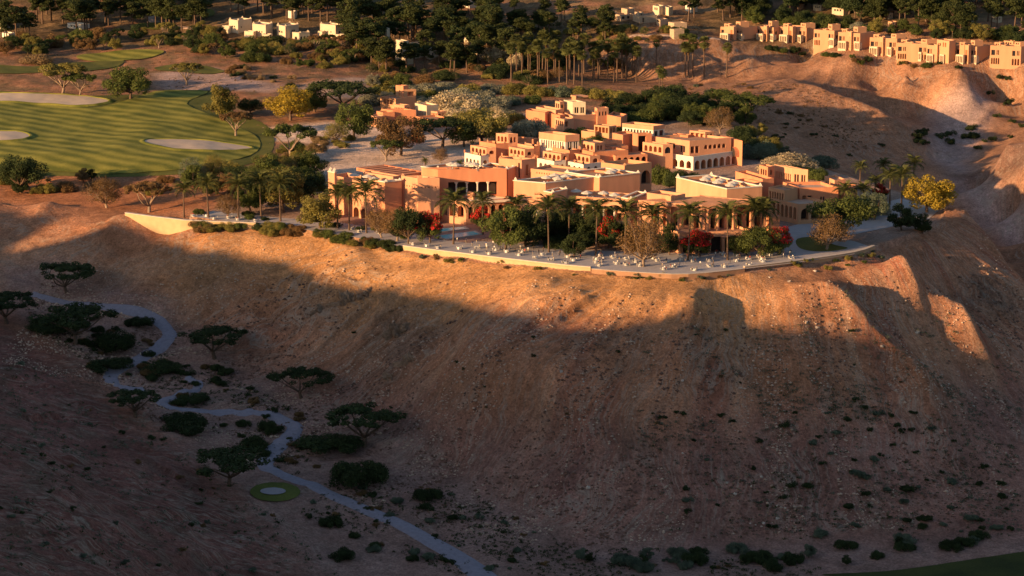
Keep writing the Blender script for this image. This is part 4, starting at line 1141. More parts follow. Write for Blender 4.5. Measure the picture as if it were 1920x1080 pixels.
# ---- terraced houses on the far rim
def townhouse(i, x0, x1, yt, yb, label, v):
    w = x1 - x0; k = w / 70.0
    r_ = building('terraced_house', label, ((x0 + x1) / 2, yb), 'house', 'terraced houses along the far canyon rim')
    xf = x0 + w * (.60 if v != 1 else .74)
    hh = yb - yt
    fy = yt + 2.5
    m = SANDST
    # body with balcony floor, projecting stair tower, roof rooms
    block(r_, (x0, yt), (xf, fy), (x1, yt - 1), yb, m, [(.04, .16, hh * .22, hh * .48, 'r'), (.2, .30, hh * .22, hh * .46, 'r', 2), (.72, .82, hh * .22, hh * .48, 'r'), (.86, .96, hh * .22, hh * .46, 'r', 2),
          (.03, .32, hh * .62, hh * .93, 'A', 4, .7), (.7, .97, hh * .62, hh * .95, 'A', 3, .7)], [(.12, .3, hh * .3, hh * .5, 'r')] if v == 2 else [], par=.6)
    block(r_, (x0 + w * .24, yt - 1.5), (x0 + w * .36, yt), (x0 + w * .44, yt - 1), yb + 2.2, m, [(.3, .8, hh * .28, hh * .9, 's')], [], par=.4)
    block(r_, (x0 - 1, yt + hh * .5), (x0 + w * .2, yt + hh * .5 + 1.4), (x0 + w * .25, yt + hh * .5 + .6), yb + 2.5, CREAM, [(.06, .94, 2.5, hh * .42, 'A', 4, .7)], [], par=.7)
    block(r_, (x0 + w * .44, yt + hh * .52), (x0 + w * .58, yt + hh * .52 + 1.4), (x0 + w * .62, yt + hh * .52 + .6), yb + 3.0, CREAM, [(.08, .92, 2.5, hh * .42, 'A', 3, .7)], [], par=.7)
    if v != 1:
        block(r_, (x0 + w * .42, yt - 10), (x0 + w * .54, yt - 9), (x0 + w * .78, yt - 10), yb - 4, m, [(.2, .8, 3, 7, 'r', 2)], [], par=.4)
    if v != 2:
        block(r_, (x0 + w * .1, yt - 6), (x0 + w * .24, yt - 5), (x0 + w * .34, yt - 6), yb - 3, m, [(.2, .8, 2, 5, 'r', 2)], [], par=.4)
    if v == 1:
        block(r_, (x0 + w * .58, yt - 7), (x0 + w * .72, yt - 6), (x0 + w * .98, yt - 7), yb - 3, m, [(.2, .8, 2, 5, 'r', 2)], [], par=.4)
TH = [(1351, 1420, 50, 74, 0, 'terraced house at the left end of the far row, beside the palms'), (1419, 1472, 49, 76, 2, 'second terraced house from the left of the far row'),
      (1462, 1530, 50, 79, 1, 'third terraced house from the left of the far row'), (1526, 1590, 55, 86, 2, 'fourth terraced house of the far row, below the pale bush'), (1572, 1640, 60, 93, 0, 'fifth terraced house of the far row, with a tree before it'),
      (1631, 1700, 70, 104, 1, 'middle terraced house of the far row, lowest of the tall group'), (1682, 1760, 80, 112, 1, 'broad terraced house left of the tall brick tower house'), (1738, 1793, 84, 117, 2, 'terraced house with tall brown gable in the far row'),
      (1793, 1858, 85, 119, 0, 'second terraced house from the right edge of the far row'), (1857, 1935, 85, 122, 1, 'terraced house at the right edge of the far row')]
for i, (x0, x1, yt, yb, v, lab) in enumerate(TH):
    townhouse(i, x0, x1, yt, yb, lab, v)
rg = building('house', 'tall brown house with bare brick gable in the far row', (1770, 117), 'house')
block(rg, (1757, 74), (1780, 77), (1792, 75), 119, ROSE, [(.1, .35, 6, 12, 'r', 2), (.45, .8, 4, 12, 's', 2)], [], par=.5)

# ---- white crenellated villas at upper left and other far houses
def fort(label, blocks, base, m=CREAM, name='villa', group='pale villas at upper left'):
    r_ = building(name, label, base, 'villa', group)
    for L, F, Rr, yb, oL, oR, hn in blocks:
        block(r_, L, F, Rr, yb, m, oL, oR, par=.7, horns=hn, roof=ROOFW)
h4 = (1.0, 1.0, 1.0, 1.0)
fort('leftmost pale crenellated villa at upper left', [((429, 36), (446, 38), (472, 35), 63, [(.3, .7, 11, 14, 'r', 2)], [(.2, .3, 12, 15, 'r')], h4), ((416, 48), (430, 49), (434, 48), 63, [], [], 0)], (440, 60))
fort('second pale crenellated villa from the left, with three small windows', [((473, 44), (498, 47), (511, 43), 73, [(.25, .8, 12, 15, 'r', 3, .4)], [], h4), ((458, 58), (475, 60), (480, 58), 74, [], [], 0), ((491, 64), (506, 65), (511, 63), 77, [(.05, .3, 3, 11, 'a')], [], 0)], (490, 74))
fort('pale crenellated villa with arched porch facing the lawn', [((519, 46), (535, 49), (560, 45), 74, [(.2, .7, 10, 14, 'r', 2)], [(.45, .75, 9, 17, 'r', 2, .8)], h4), ((547, 60), (560, 62), (561, 61), 76, [(.4, .8, 7, 14, 'a')], [], 0), ((559, 60), (561, 61.5), (581, 60), 77, [], [(.05, .95, 7, 16, 'A', 3, .65)], (0, .8, .8, .8))], (545, 76))
fort('pale villa with a stair tower right of the lawn', [((600, 44), (629, 47), (648, 45), 72, [(.2, .8, 12, 15, 'r', 3, .3)], [(.3, .5, 12, 16, 'r')], h4), ((596, 58), (604, 59), (610, 58), 72, [], [], 0), ((627, 64), (640, 65), (650, 64), 74, [], [], 0)], (625, 72))
fort('white house with tower half hidden in the pine wood', [((742, 74), (756, 77), (766, 76), 116, [], [(.2, .4, 12, 17, 'r')], 0), ((768, 80), (778, 83), (800, 80), 110, [(.3, .7, 5, 10, 'r')], [], 0), ((741, 104), (760, 106), (775, 104), 122, [(.3, .6, 5, 11, 'a')], [], 0), ((719, 52), (725, 54), (731, 53), 96, [], [], 0), ((793, 92), (805, 95), (822, 92), 112, [], [(.3, .5, 5, 10, 'r')], 0)], (770, 118), CREAM)
fort('small white gabled house deep in the pine wood', [((870, 68), (878, 70), (889, 67), 92, [(.3, .6, 6, 10, 'r')], [], 0), ((880, 96), (900, 97), (915, 95), 104, [], [], 0)], (880, 92))
fort('white flat-roofed house on the hill above the pine wood', [((905, 3), (925, 5), (931, 3), 18, [(.2, .8, 3, 7, 'r', 4)], [], 0), ((916, 13), (928, 14), (940, 12), 22, [(.3, .6, 3, 6, 'r')], [], 0), ((868, 0), (880, 2), (900, 0), 16, [(.3, .6, 3, 6, 'r')], [], 0)], (920, 20), WHITE)
fort('small white cottage beside the golf strips at upper left', [((166, 66), (174, 68), (184, 66), 78, [(.2, .5, 3, 8, 'r')], [(.4, .7, 3, 8, 'r')], 0)], (175, 76), WHITE)
fort('white house behind the hedge at upper left', [((126, 43), (152, 46), (168, 44), 56, [(.2, .8, 3, 7, 'r', 3)], [], 0)], (145, 55), WHITE)
fort('white house at the left edge under the pines', [((-6, 38), (8, 41), (18, 38), 58, [(.3, .6, 6, 12, 'r')], [], 0)], (8, 58), WHITE)
fort('low white house at the left edge behind the olive hedge', [((2, 61), (16, 63), (28, 61), 72, [], [(.2, .8, 3, 7, 'r', 2)], 0)], (14, 70), WHITE)
fort('white house glimpsed between trunks above the villas', [((540, 20), (552, 22), (556, 20), 36, [], [], 0)], (548, 34), WHITE)
# stone houses in the middle distance
def stone(label, blocks, base):
    r_ = building('stone_house', label, base, 'house', 'old stone houses above the canyon')
    for L, F, Rr, yb, oL, oR in blocks:
        block(r_, L, F, Rr, yb, BRICK, oL, oR, par=.5)
stone('stepped stone house at the left end of the old houses', [((1150, 26), (1164, 28), (1188, 26), 40, [], [(.1, .3, 3, 8, 'r'), (.5, .7, 3, 8, 'r')]), ((1165, 15), (1176, 17), (1190, 15), 36, [], []), ((1141, 22), (1150, 23), (1157, 22), 38, [], [])], (1168, 40))
stone('low stone house with a dark doorway among the old houses', [((1186, 27), (1200, 30), (1232, 28), 44, [], [(.15, .25, 4, 12, 'r')]), ((1190, 22), (1198, 24), (1207, 23), 40, [], [(.4, .7, 2, 6, 'r')])], (1208, 44))
stone('stone house with a broad pale front, third of the old houses', [((1230, 35), (1238, 37), (1252, 35), 50, [(.2, .8, 2, 5, 'r')], [])], (1240, 50))
stone('square stone house at the right end of the old houses', [((1253, 41), (1264, 43), (1288, 42), 56, [], [(.5, .6, 7, 11, 'r')]), ((1256, 54), (1264, 55), (1283, 54), 74, [], [])], (1268, 60))
fort('white house behind the stone houses', [((1224, 10), (1236, 12), (1246, 10), 30, [(.2, .8, 3, 8, 'r', 2)], [], 0), ((1244, 12), (1254, 14), (1262, 12), 30, [], [], 0)], (1240, 30), CREAM, 'house', 'pale houses on the far hillside')
fort('white house among the palms above the far row', [((1285, 7), (1296, 9), (1308, 7), 24, [(.2, .7, 3, 8, 'r', 2)], [], 0)], (1296, 24), WHITE, 'house', 'pale houses on the far hillside')
rs = random.Random(3)
spots = [(1490, 6), (1525, 8), (1600, 12), (1632, 5), (1655, 24), (1676, 20), (1735, 24), (1770, 4), (1776, 28), (1808, 32), (1858, 30), (1665, 40), (1690, 44), (1870, 62), (1905, 60), (1882, 76), (1840, 52), (1560, 14)]
for i, (x, y) in enumerate(spots):
    w = rs.uniform(9, 15) * (1.0 if i < 13 else 1.5); h = rs.uniform(7, 10) * (1.0 if i < 13 else 1.3)
    fort('small pale house half hidden by the pines on the far right hillside', [((x, y), (x + w, y + 1.6), (x + w * 1.6, y), y + h + 4, [(.15, .85, 2.5, 6, 'r', 3)], [(.3, .6, 2.5, 6, 'r')], 0)], (x + w, y + h + 3), rs.choice([CREAM, SANDST, ROSE, CREAM]), 'house', 'pale houses on the far right hillside')

# ================================================================== VEGETATION
BARK = mat('bark', (0.13, 0.085, 0.06), var=0.3, scale=1.5)
PBARK = mat('pale bark', (0.26, 0.19, 0.14), var=0.3, scale=1.5)
def leafmat(name, col, trans=0.25):
    return mat(name, col, rough=0.8, var=0.45, scale=0.45, trans=trans, obj_var=0.18, spec=0.15)
LEAF = {'green': leafmat('green leaves', (0.090, 0.112, 0.030)), 'dark': leafmat('dark green leaves', (0.042, 0.060, 0.022)), 'olive': leafmat('olive leaves', (0.21, 0.185, 0.05)),
        'yellow': leafmat('yellow leaves', (0.30, 0.22, 0.030)), 'silver': leafmat('silver leaves', (0.26, 0.255, 0.18)), 'cream': leafmat('cream leaves', (0.50, 0.41, 0.26)),
        'brown': leafmat('brown leaves', (0.19, 0.115, 0.05)), 'pine': leafmat('pine needles', (0.055, 0.068, 0.022)), 'palm': leafmat('palm leaves', (0.10, 0.11, 0.035)),
        'red': leafmat('red blossom', (0.68, 0.02, 0.035)), 'dry': leafmat('dry grass', (0.27, 0.19, 0.10)), 'sage': leafmat('sage leaves', (0.12, 0.15, 0.10))}
def leaves(rng, C, Rd, n, size, flat=1.0, up=0.35):
    """quads through the volume of ellipsoidal clumps; C centres, Rd radii"""
    out = []
    for c_, r_ in zip(C, Rd):
        k = max(6, int(n * (np.prod(r_) ** (2 / 3)) / (np.mean([np.prod(q) ** (2 / 3) for q in Rd]))))
        d = rng.normal(size=(k, 3)); d /= np.linalg.norm(d, axis=1)[:, None]
        rad = rng.uniform(0.25, 1, k) ** 0.45
        p = c_ + d * r_ * rad[:, None]
        nrm = d + rng.normal(size=(k, 3)) * 0.7 + np.array([0, 0, up]); nrm /= np.linalg.norm(nrm, axis=1)[:, None]
        a = np.cross(nrm, rng.normal(size=(k, 3))); a /= np.linalg.norm(a, axis=1)[:, None] + 1e-9
        b = np.cross(nrm, a)
        s_ = size * rng.uniform(0.55, 1.35, k)[:, None]
        a = a * s_; b = b * s_ * rng.uniform(0.45, 0.9, k)[:, None]
        bend = nrm * s_ * rng.uniform(-.3, .3, k)[:, None]
        out.append(np.stack([p - a - b * .4, p - a * .1 + b * -1 + bend, p + a + b * .4, p + a * .1 + b + bend], 1))
    return np.concatenate(out)
def limb(mb, rng, a, b, r0, r1, sag=0.1, n=4):
    a, b = np.array(a, float), np.array(b, float)
    L = np.linalg.norm(b - a)
    pts = []
    off = rng.normal(size=3) * L * sag
    for i in range(n + 1):
        t = i / n
        pts.append(a + (b - a) * t + off * math.sin(math.pi * t))
    mb.tube(pts, [r0 + (r1 - r0) * i / n for i in range(n + 1)], 5)
PROTO = {}
def proto(key, crown_V, leafm, wood, woodm, extra=None):
    PROTO[key] = (quads_mesh('crown', crown_V, leafm), wood.mesh('trunk', woodm, True) if wood else None, extra)
def acacia(seed, w=1.5, nclump=44, n=125):
    """unit tree: height 1, crown width w"""
    rng = np.random.RandomState(seed); mb = MB()
    fork = np.array([rng.normal() * .02, rng.normal() * .02, rng.uniform(.2, .3)])
    mb.tube([(0, 0, -.06), (0, 0, .05), tuple(fork)], [.06, .048, .042], 7)
    C, Rd = [], []
    for i in range(6):
        a = i / 6 * 2 * math.pi + rng.uniform(-.4, .4)
        e = np.array([math.cos(a) * w * .28, math.sin(a) * w * .28, rng.uniform(.64, .76)])
        limb(mb, rng, fork, e, .028, .014, .07)
        for k in range(3):
            b = a + rng.uniform(-.6, .6)
            q = np.array([math.cos(b) * w * rng.uniform(.3, .45), math.sin(b) * w * rng.uniform(.3, .45), rng.uniform(.82, .92)])
            limb(mb, rng, e, q, .009, .004, .08, 3)
    for i in range(nclump):
        a = rng.uniform(0, 2 * math.pi); r_ = math.sqrt(rng.uniform(0, 1)) * .46 * w
        C.append((math.cos(a) * r_, math.sin(a) * r_, .93 - .14 * (r_ / (.5 * w)) ** 2 + rng.uniform(-.08, .05)))
        s_ = rng.uniform(.7, 1.3) * w / 16
        Rd.append((s_ * 1.3, s_ * 1.3, s_ * .8))
    return leaves(rng, np.array(C), np.array(Rd), n, 0.022 * math.sqrt(w), up=.8), mb
def broad(seed, w=1.1, nclump=30, n=260, low=.26, size=.025, bare=1.0):
    rng = np.random.RandomState(seed); mb = MB()
    fork = np.array([rng.normal() * .03, rng.normal() * .03, rng.uniform(.14, .24)])
    mb.tube([(0, 0, -.06), (0, 0, .05), tuple(fork)], [.05, .04, .034], 7)
    C, Rd = [], []
    for i in range(nclump):
        a = rng.uniform(0, 2 * math.pi); t = rng.uniform(0, 1)
        z = low + (0.93 - low) * t
        rr = w * .5 * math.sqrt(max(0.05, 1 - ((t - .38) / .66) ** 2)) * rng.uniform(.35, .95)
        q = np.array([math.cos(a) * rr, math.sin(a) * rr, z])
        C.append(q); s_ = rng.uniform(.75, 1.3) * .165 * (.5 + .5 * w)
        Rd.append((s_, s_, s_ * .8))
        if i % 2 == 0:
            limb(mb, rng, fork, q, .02, .005, .07)
            if bare < 1:
                for k in range(4):
                    limb(mb, rng, q * .7 + fork * .3, q + rng.normal(size=3) * .1, .007, .002, .05, 2)
    return leaves(rng, np.array(C), np.array(Rd), int(n * bare), size), mb
def pine(seed, n=150):
    rng = np.random.RandomState(seed); mb = MB()
    lean = rng.normal(size=2) * .03
    mb.tube([(0, 0, -.04), (lean[0] * .3, lean[1] * .3, .35), (lean[0] * .7, lean[1] * .7, .7), (lean[0], lean[1], .96)], [.022, .018, .013, .004], 6)
    C, Rd = [], []
    for i in range(16):
        z = .50 + .46 * (i / 16) + rng.uniform(-.04, .04); a = rng.uniform(0, 2 * math.pi)
        rr = rng.uniform(.03, .19) * (1.25 - (z - .45))
        q = np.array([lean[0] * z + math.cos(a) * rr, lean[1] * z + math.sin(a) * rr, z])
        C.append(q); s_ = rng.uniform(.07, .12); Rd.append((s_ * 1.2, s_ * 1.2, s_ * .65))
        limb(mb, rng, (lean[0] * z, lean[1] * z, z - .05), q, .006, .003, .05, 2)
    return leaves(rng, np.array(C), np.array(Rd), n, .022, up=.6), mb
def fanpalm(seed):
    rng = np.random.RandomState(seed); mb = MB()
    mb.tube([(0, 0, -.03), (.006, 0, .3), (.01, .004, .6), (.012, .0, .86)], [.022, .017, .014, .014], 7)
    V = []
    for i in range(60):
        a = rng.uniform(0, 2 * math.pi); el = rng.uniform(-.9, 1.3)
        d = np.array([math.cos(a) * math.cos(el), math.sin(a) * math.cos(el), math.sin(el)])
        c0 = np.array([.012, 0, .87]); tip = c0 + d * .1
        side = np.cross(d, [0, 0, 1.0]); side /= np.linalg.norm(side) + 1e-6
        upv = np.cross(side, d)
        for k in range(7):
            t = (k - 3) / 3 * 1.1
            dd = d * math.cos(t) + side * math.sin(t) - upv * .15 * abs(t)
            p = c0 + d * .08; q = p + dd * rng.uniform(.075, .105) + np.array([0, 0, -.025])
            w_ = np.cross(dd, upv); w_ = w_ / (np.linalg.norm(w_) + 1e-6) * .016
            V.append([p - w_ * .3, p + w_ * .3, q + w_ * .6, q - w_ * .6])
        w_ = side * .003
        V.append([c0 - w_, c0 + w_, c0 + d * .08 + w_, c0 + d * .08 - w_])
    skirt = []
    for i in range(60):
        a = rng.uniform(0, 2 * math.pi); z = rng.uniform(.68, .84)
        p = np.array([.012 + math.cos(a) * .016, math.sin(a) * .016, z + .03]); q = np.array([.012 + math.cos(a) * .034, math.sin(a) * .034, z - .04])
        w_ = np.array([-math.sin(a), math.cos(a), 0]) * .008
        skirt.append([p - w_, p + w_, q + w_, q - w_])
    return np.array(V), mb, np.array(skirt)
def shrub(seed, w=1.6, n=150, nclump=9, size=.06):
    rng = np.random.RandomState(seed)
    C, Rd = [], []
    for i in range(nclump):
        a = rng.uniform(0, 2 * math.pi); r_ = math.sqrt(rng.uniform(0, 1)) * .42 * w
        C.append((math.cos(a) * r_, math.sin(a) * r_, rng.uniform(.25, .68) * (1 - .4 * r_ / (.5 * w)))); s_ = rng.uniform(.2, .34); Rd.append((s_ * 1.15, s_ * 1.15, s_))
    return leaves(rng, np.array(C), np.array(Rd), n, size)
for s in range(4):
    V, mb = acacia(10 + s, [1.5, 1.8, 1.35, 2.0][s]); PROTO[f'acacia{s}'] = (V, mb, [1.5, 1.8, 1.35, 2.0][s])
for s in range(4):
    w_ = [1.1, 1.35, 1.6, 1.2][s]
    V, mb = broad(30 + s, w_); PROTO[f'broad{s}'] = (V, mb, w_)
for s in range(2):
    V, mb = broad(50 + s, 1.15, 40, 330, .32, .015, .5); PROTO[f'bare{s}'] = (V, mb, 1.15)
for s in range(4):
    V, mb = pine(60 + s); PROTO[f'pine{s}'] = (V, mb, .4)
for s in range(3):
    V, mb, sk = fanpalm(70 + s); PROTO[f'fan{s}'] = (V, mb, .28); PROTO[f'fan{s}_skirt'] = sk
for s in range(5):
    w_ = [1.6, 1.9, 1.4, 2.3, 1.7][s]
    PROTO[f'shrub{s}'] = (shrub(80 + s, w_), None, w_)
for s in range(2):
    PROTO[f'tuft{s}'] = (shrub(95 + s, 1.8, 34, 6, .11), None, 1.8)
for s in range(3):
    w_ = [2.0, 2.4, 1.8][s]
    PROTO[f'bush{s}'] = (shrub(90 + s, w_, 420, 22, .035), None, w_)
_mesh = {}
def get_mesh(kind, what, m):
    k = (kind, what, m.name)
    if k not in _mesh:
        p = PROTO[kind]
        if what == 'crown':
            _mesh[k] = quads_mesh('crown', p[0] if not isinstance(p, np.ndarray) else p, m)
        else:
            _mesh[k] = p[1].mesh('trunk', m, True)
    return _mesh[k]
vr = random.Random(11)
LABELS = {}
NAMES = {'acacia': 'acacia_tree', 'broad': 'broadleaf_tree', 'bare': 'sparse_tree', 'pine': 'pine_tree', 'fan': 'fan_palm', 'shrub': 'shrub', 'bush': 'bush', 'tuft': 'shrub'}
def plant(kind, px, py, h, col, label, w=None, group=None, pos=None, hm=None, name=None):
    """kind e.g. 'acacia1'; foot at the view point (px, py); h = height and w = width in view pixels"""
    p = hit(px, py) if pos is None else np.array(pos)
    base = kind.rstrip('0123456789')
    s_ = ppm(p) * 0.98
    H = hm or h / s_
    wx = (w / ppm(p)) / PROTO[kind][2] if w else H * (1.3 if base == 'pine' else 1.0)
    cat = {'acacia': 'tree', 'broad': 'tree', 'bare': 'tree', 'pine': 'tree', 'fan': 'palm', 'shrub': 'shrub', 'bush': 'bush', 'tuft': 'shrub'}[base]
    rz = vr.uniform(0, 6.28)
    lm = LEAF[col]
    if base in ('shrub', 'bush', 'tuft'):
        o = link(name or NAMES[base], get_mesh(kind, 'crown', lm), label=label, category=cat, group=group)
        o.location = (p[0], p[1], p[2] - 0.06 * H); o.rotation_euler = (0, 0, rz); o.scale = (wx, wx, H)
        return o
    t = link(name or NAMES[base], None, label=label, category=cat, group=group)
    t.location = (p[0], p[1], p[2] - 0.02 * H); t.rotation_euler = (0, 0, rz); t.scale = (wx, wx, H)
    link('trunk', get_mesh(kind, 'trunk', PBARK if base in ('bare',) or (base == 'acacia' and col != 'dark') else BARK), t)
    link('crown', get_mesh(kind, 'crown', lm), t)
    if base == 'fan':
        link('dead_leaf_skirt', get_mesh(kind + '_skirt', 'crown', LEAF['brown']), t)
    return t
def blossom(tree, kind, frac, seed, top=True):
    """red flower heads over part of a crown"""
    rng = np.random.RandomState(seed)
    V = PROTO[kind][0]; cz = V.mean(1)
    sel = np.nonzero((cz[:, 2] > np.quantile(cz[:, 2], .45)))[0]
    sel = rng.choice(sel, int(len(sel) * frac), False)
    c_ = cz[sel]
    Q = c_[:, None, :] * np.array([1.05, 1.05, 1.03]) + (V[sel] - c_[:, None, :]) * 1.15
    link('blossom', quads_mesh('blossom', Q, LEAF['red']), tree)

# ---- date palms: every frond is a part
def frond_mesh(seed):
    rng = np.random.RandomState(seed)
    L = 1.0
    pts = [np.array([t * L * (1 - .12 * t * t), 0, .34 * math.sin(math.pi * min(1, t * 1.02) * .72) * 0.75 - .42 * t ** 2.4]) for t in np.linspace(0, 1, 9)]
    V = []
    for i in range(8):
        a, b = pts[i], pts[i + 1]
        w_ = .012 * (1 - i / 9)
        V.append([a + [0, w_, 0], b + [0, w_ * .8, 0], b - [0, w_ * .8, 0], a - [0, w_, 0]])
        if i >= 1:
            for sgn in (-1, 1):
                for k in range(2):
                    q = a + (b - a) * (k * .5)
                    ln = .27 * math.sin(math.pi * (0.12 + .8 * (i + k * .5) / 8.5)) + .03
                    tip = q + np.array([ln * .62, sgn * ln * .7, -ln * .35 + rng.uniform(-.03, .03)])
                    d = np.array([.030, 0, 0])
                    V.append([q - d, q + d, tip + d * .25, tip - d * .25])
    return quads_mesh('frond', np.array(V), LEAF['palm'])
FRONDS = [frond_mesh(s) for s in range(3)]
def date_palm(px, py, h, label, group, pos=None, hm=None, fl=None, n=24):
    p = hit(px, py) if pos is None else np.array(pos)
    H = hm or h / (ppm(p) * .98)
    t = link('date_palm', None, label=label, category='palm', group=group)
    t.location = (p[0], p[1], p[2] - .1)
    ln = min(fl or H * .42, 7.2)
    hz = H - ln * .38
    mb = MB(); a = vr.uniform(0, 6.28); le = vr.uniform(0, .03) * H
    top = Vector((math.cos(a) * le, math.sin(a) * le, hz))
    mb.tube([(0, 0, 0), tuple(top * .35), tuple(top * .7), tuple(top * .94), tuple(top)], [.42, .27, .25, .38, .2], 7)
    mb.build('trunk', BARK, t, True)
    for i in range(n):
        o = link('frond', FRONDS[i % 3], t)
        el = [0.95, .55, .15, -.3][min(3, i * 4 // n)] + vr.uniform(-.15, .15)
        s_ = ln * vr.uniform(.85, 1.12)
        o.location = top; o.rotation_euler = (vr.uniform(-.25, .25), -el, i * 2.399 + vr.uniform(-.2, .2)); o.scale = (s_, s_, s_)

def wood(poly, n, hrange, kinds, cols, label, group, seed, mind=6):
    rs_ = random.Random(seed); poly = np.array(poly, float)
    lo, hi = poly.min(0), poly.max(0); got = []
    for _ in range(n * 40):
        if len(got) >= n: break
        x, y = rs_.uniform(lo[0], hi[0]), rs_.uniform(lo[1], hi[1])
        if not inside(np.array([[x, y]]), poly)[0] or any(math.hypot(x - a, (y - b) * 3) < mind for a, b in got): continue
        got.append((x, y))
        plant(rs_.choice(kinds), x, y, rs_.uniform(*hrange), rs_.choice(cols), label, None, group)
# ---- valley acacias
VG = 'umbrella acacias on the valley floor'
for kind, x, y, h, w_, lab in [('acacia1', 124, 549, 62, 108, 'flat-topped acacia above the upper bend of the valley path'), ('acacia0', 12, 606, 62, 115, 'flat-topped acacia cut by the left edge of the valley'),
        ('acacia3', 142, 645, 76, 150, 'broad dark acacia left of the winding path'), ('acacia0', 402, 672, 64, 116, 'flat-topped acacia right of the path bend'), ('acacia2', 254, 782, 56, 92, 'acacia on the hillfoot beside the lower path loop'),
        ('acacia1', 564, 746, 60, 112, 'acacia at the foot of the big slope'), ('acacia0', 684, 838, 86, 132, 'tallest acacia, pale trunk, right of the lower path'), ('acacia3', 430, 912, 74, 156, 'wide dark acacia left of the oval lawn')]:
    plant(kind, x, y, h * .86, 'dark', lab, w_ * 1.12, VG)
for kind, x, y, h, w_, lab in [('bush1', 670, 908, 62, 128, 'big dark bush below the tallest acacia'), ('bush0', 215, 652, 44, 84, 'dark bush clump between the broad acacia and the path'), ('bush2', 620, 838, 30, 120, 'low dark thicket left of the tallest acacia'),
        ('bush1', 350, 802, 28, 125, 'long low thicket inside the lower path loop'), ('bush1', 362, 756, 22, 74, 'dark thicket between the two path arms'), ('bush0', 95, 618, 26, 100, 'dark thicket under the leftmost acacias'),
        ('bush2', 205, 690, 22, 90, 'dark thicket left of the path where it narrows'), ('bush0', 300, 695, 24, 80, 'dark thicket right of the path where it narrows'), ('bush1', 262, 612, 24, 60, 'dark thicket inside the top path bend'), ('bush2', 505, 810, 30, 46, 'dark bush where the path turns down'),
        ('bush0', 480, 840, 30, 60, 'dark bush at the inner side of the path turn'), ('bush1', 800, 935, 26, 66, 'green bush on the sandy flat right of the path'), ('bush2', 620, 985, 26, 44, 'round dark bush on the flat left of the lower path'), ('bush0', 640, 1046, 24, 50, 'dark bush near the lower edge left of the path')]:
    plant(kind, x, y, h, 'dark', lab, w_, 'thickets on the valley floor')

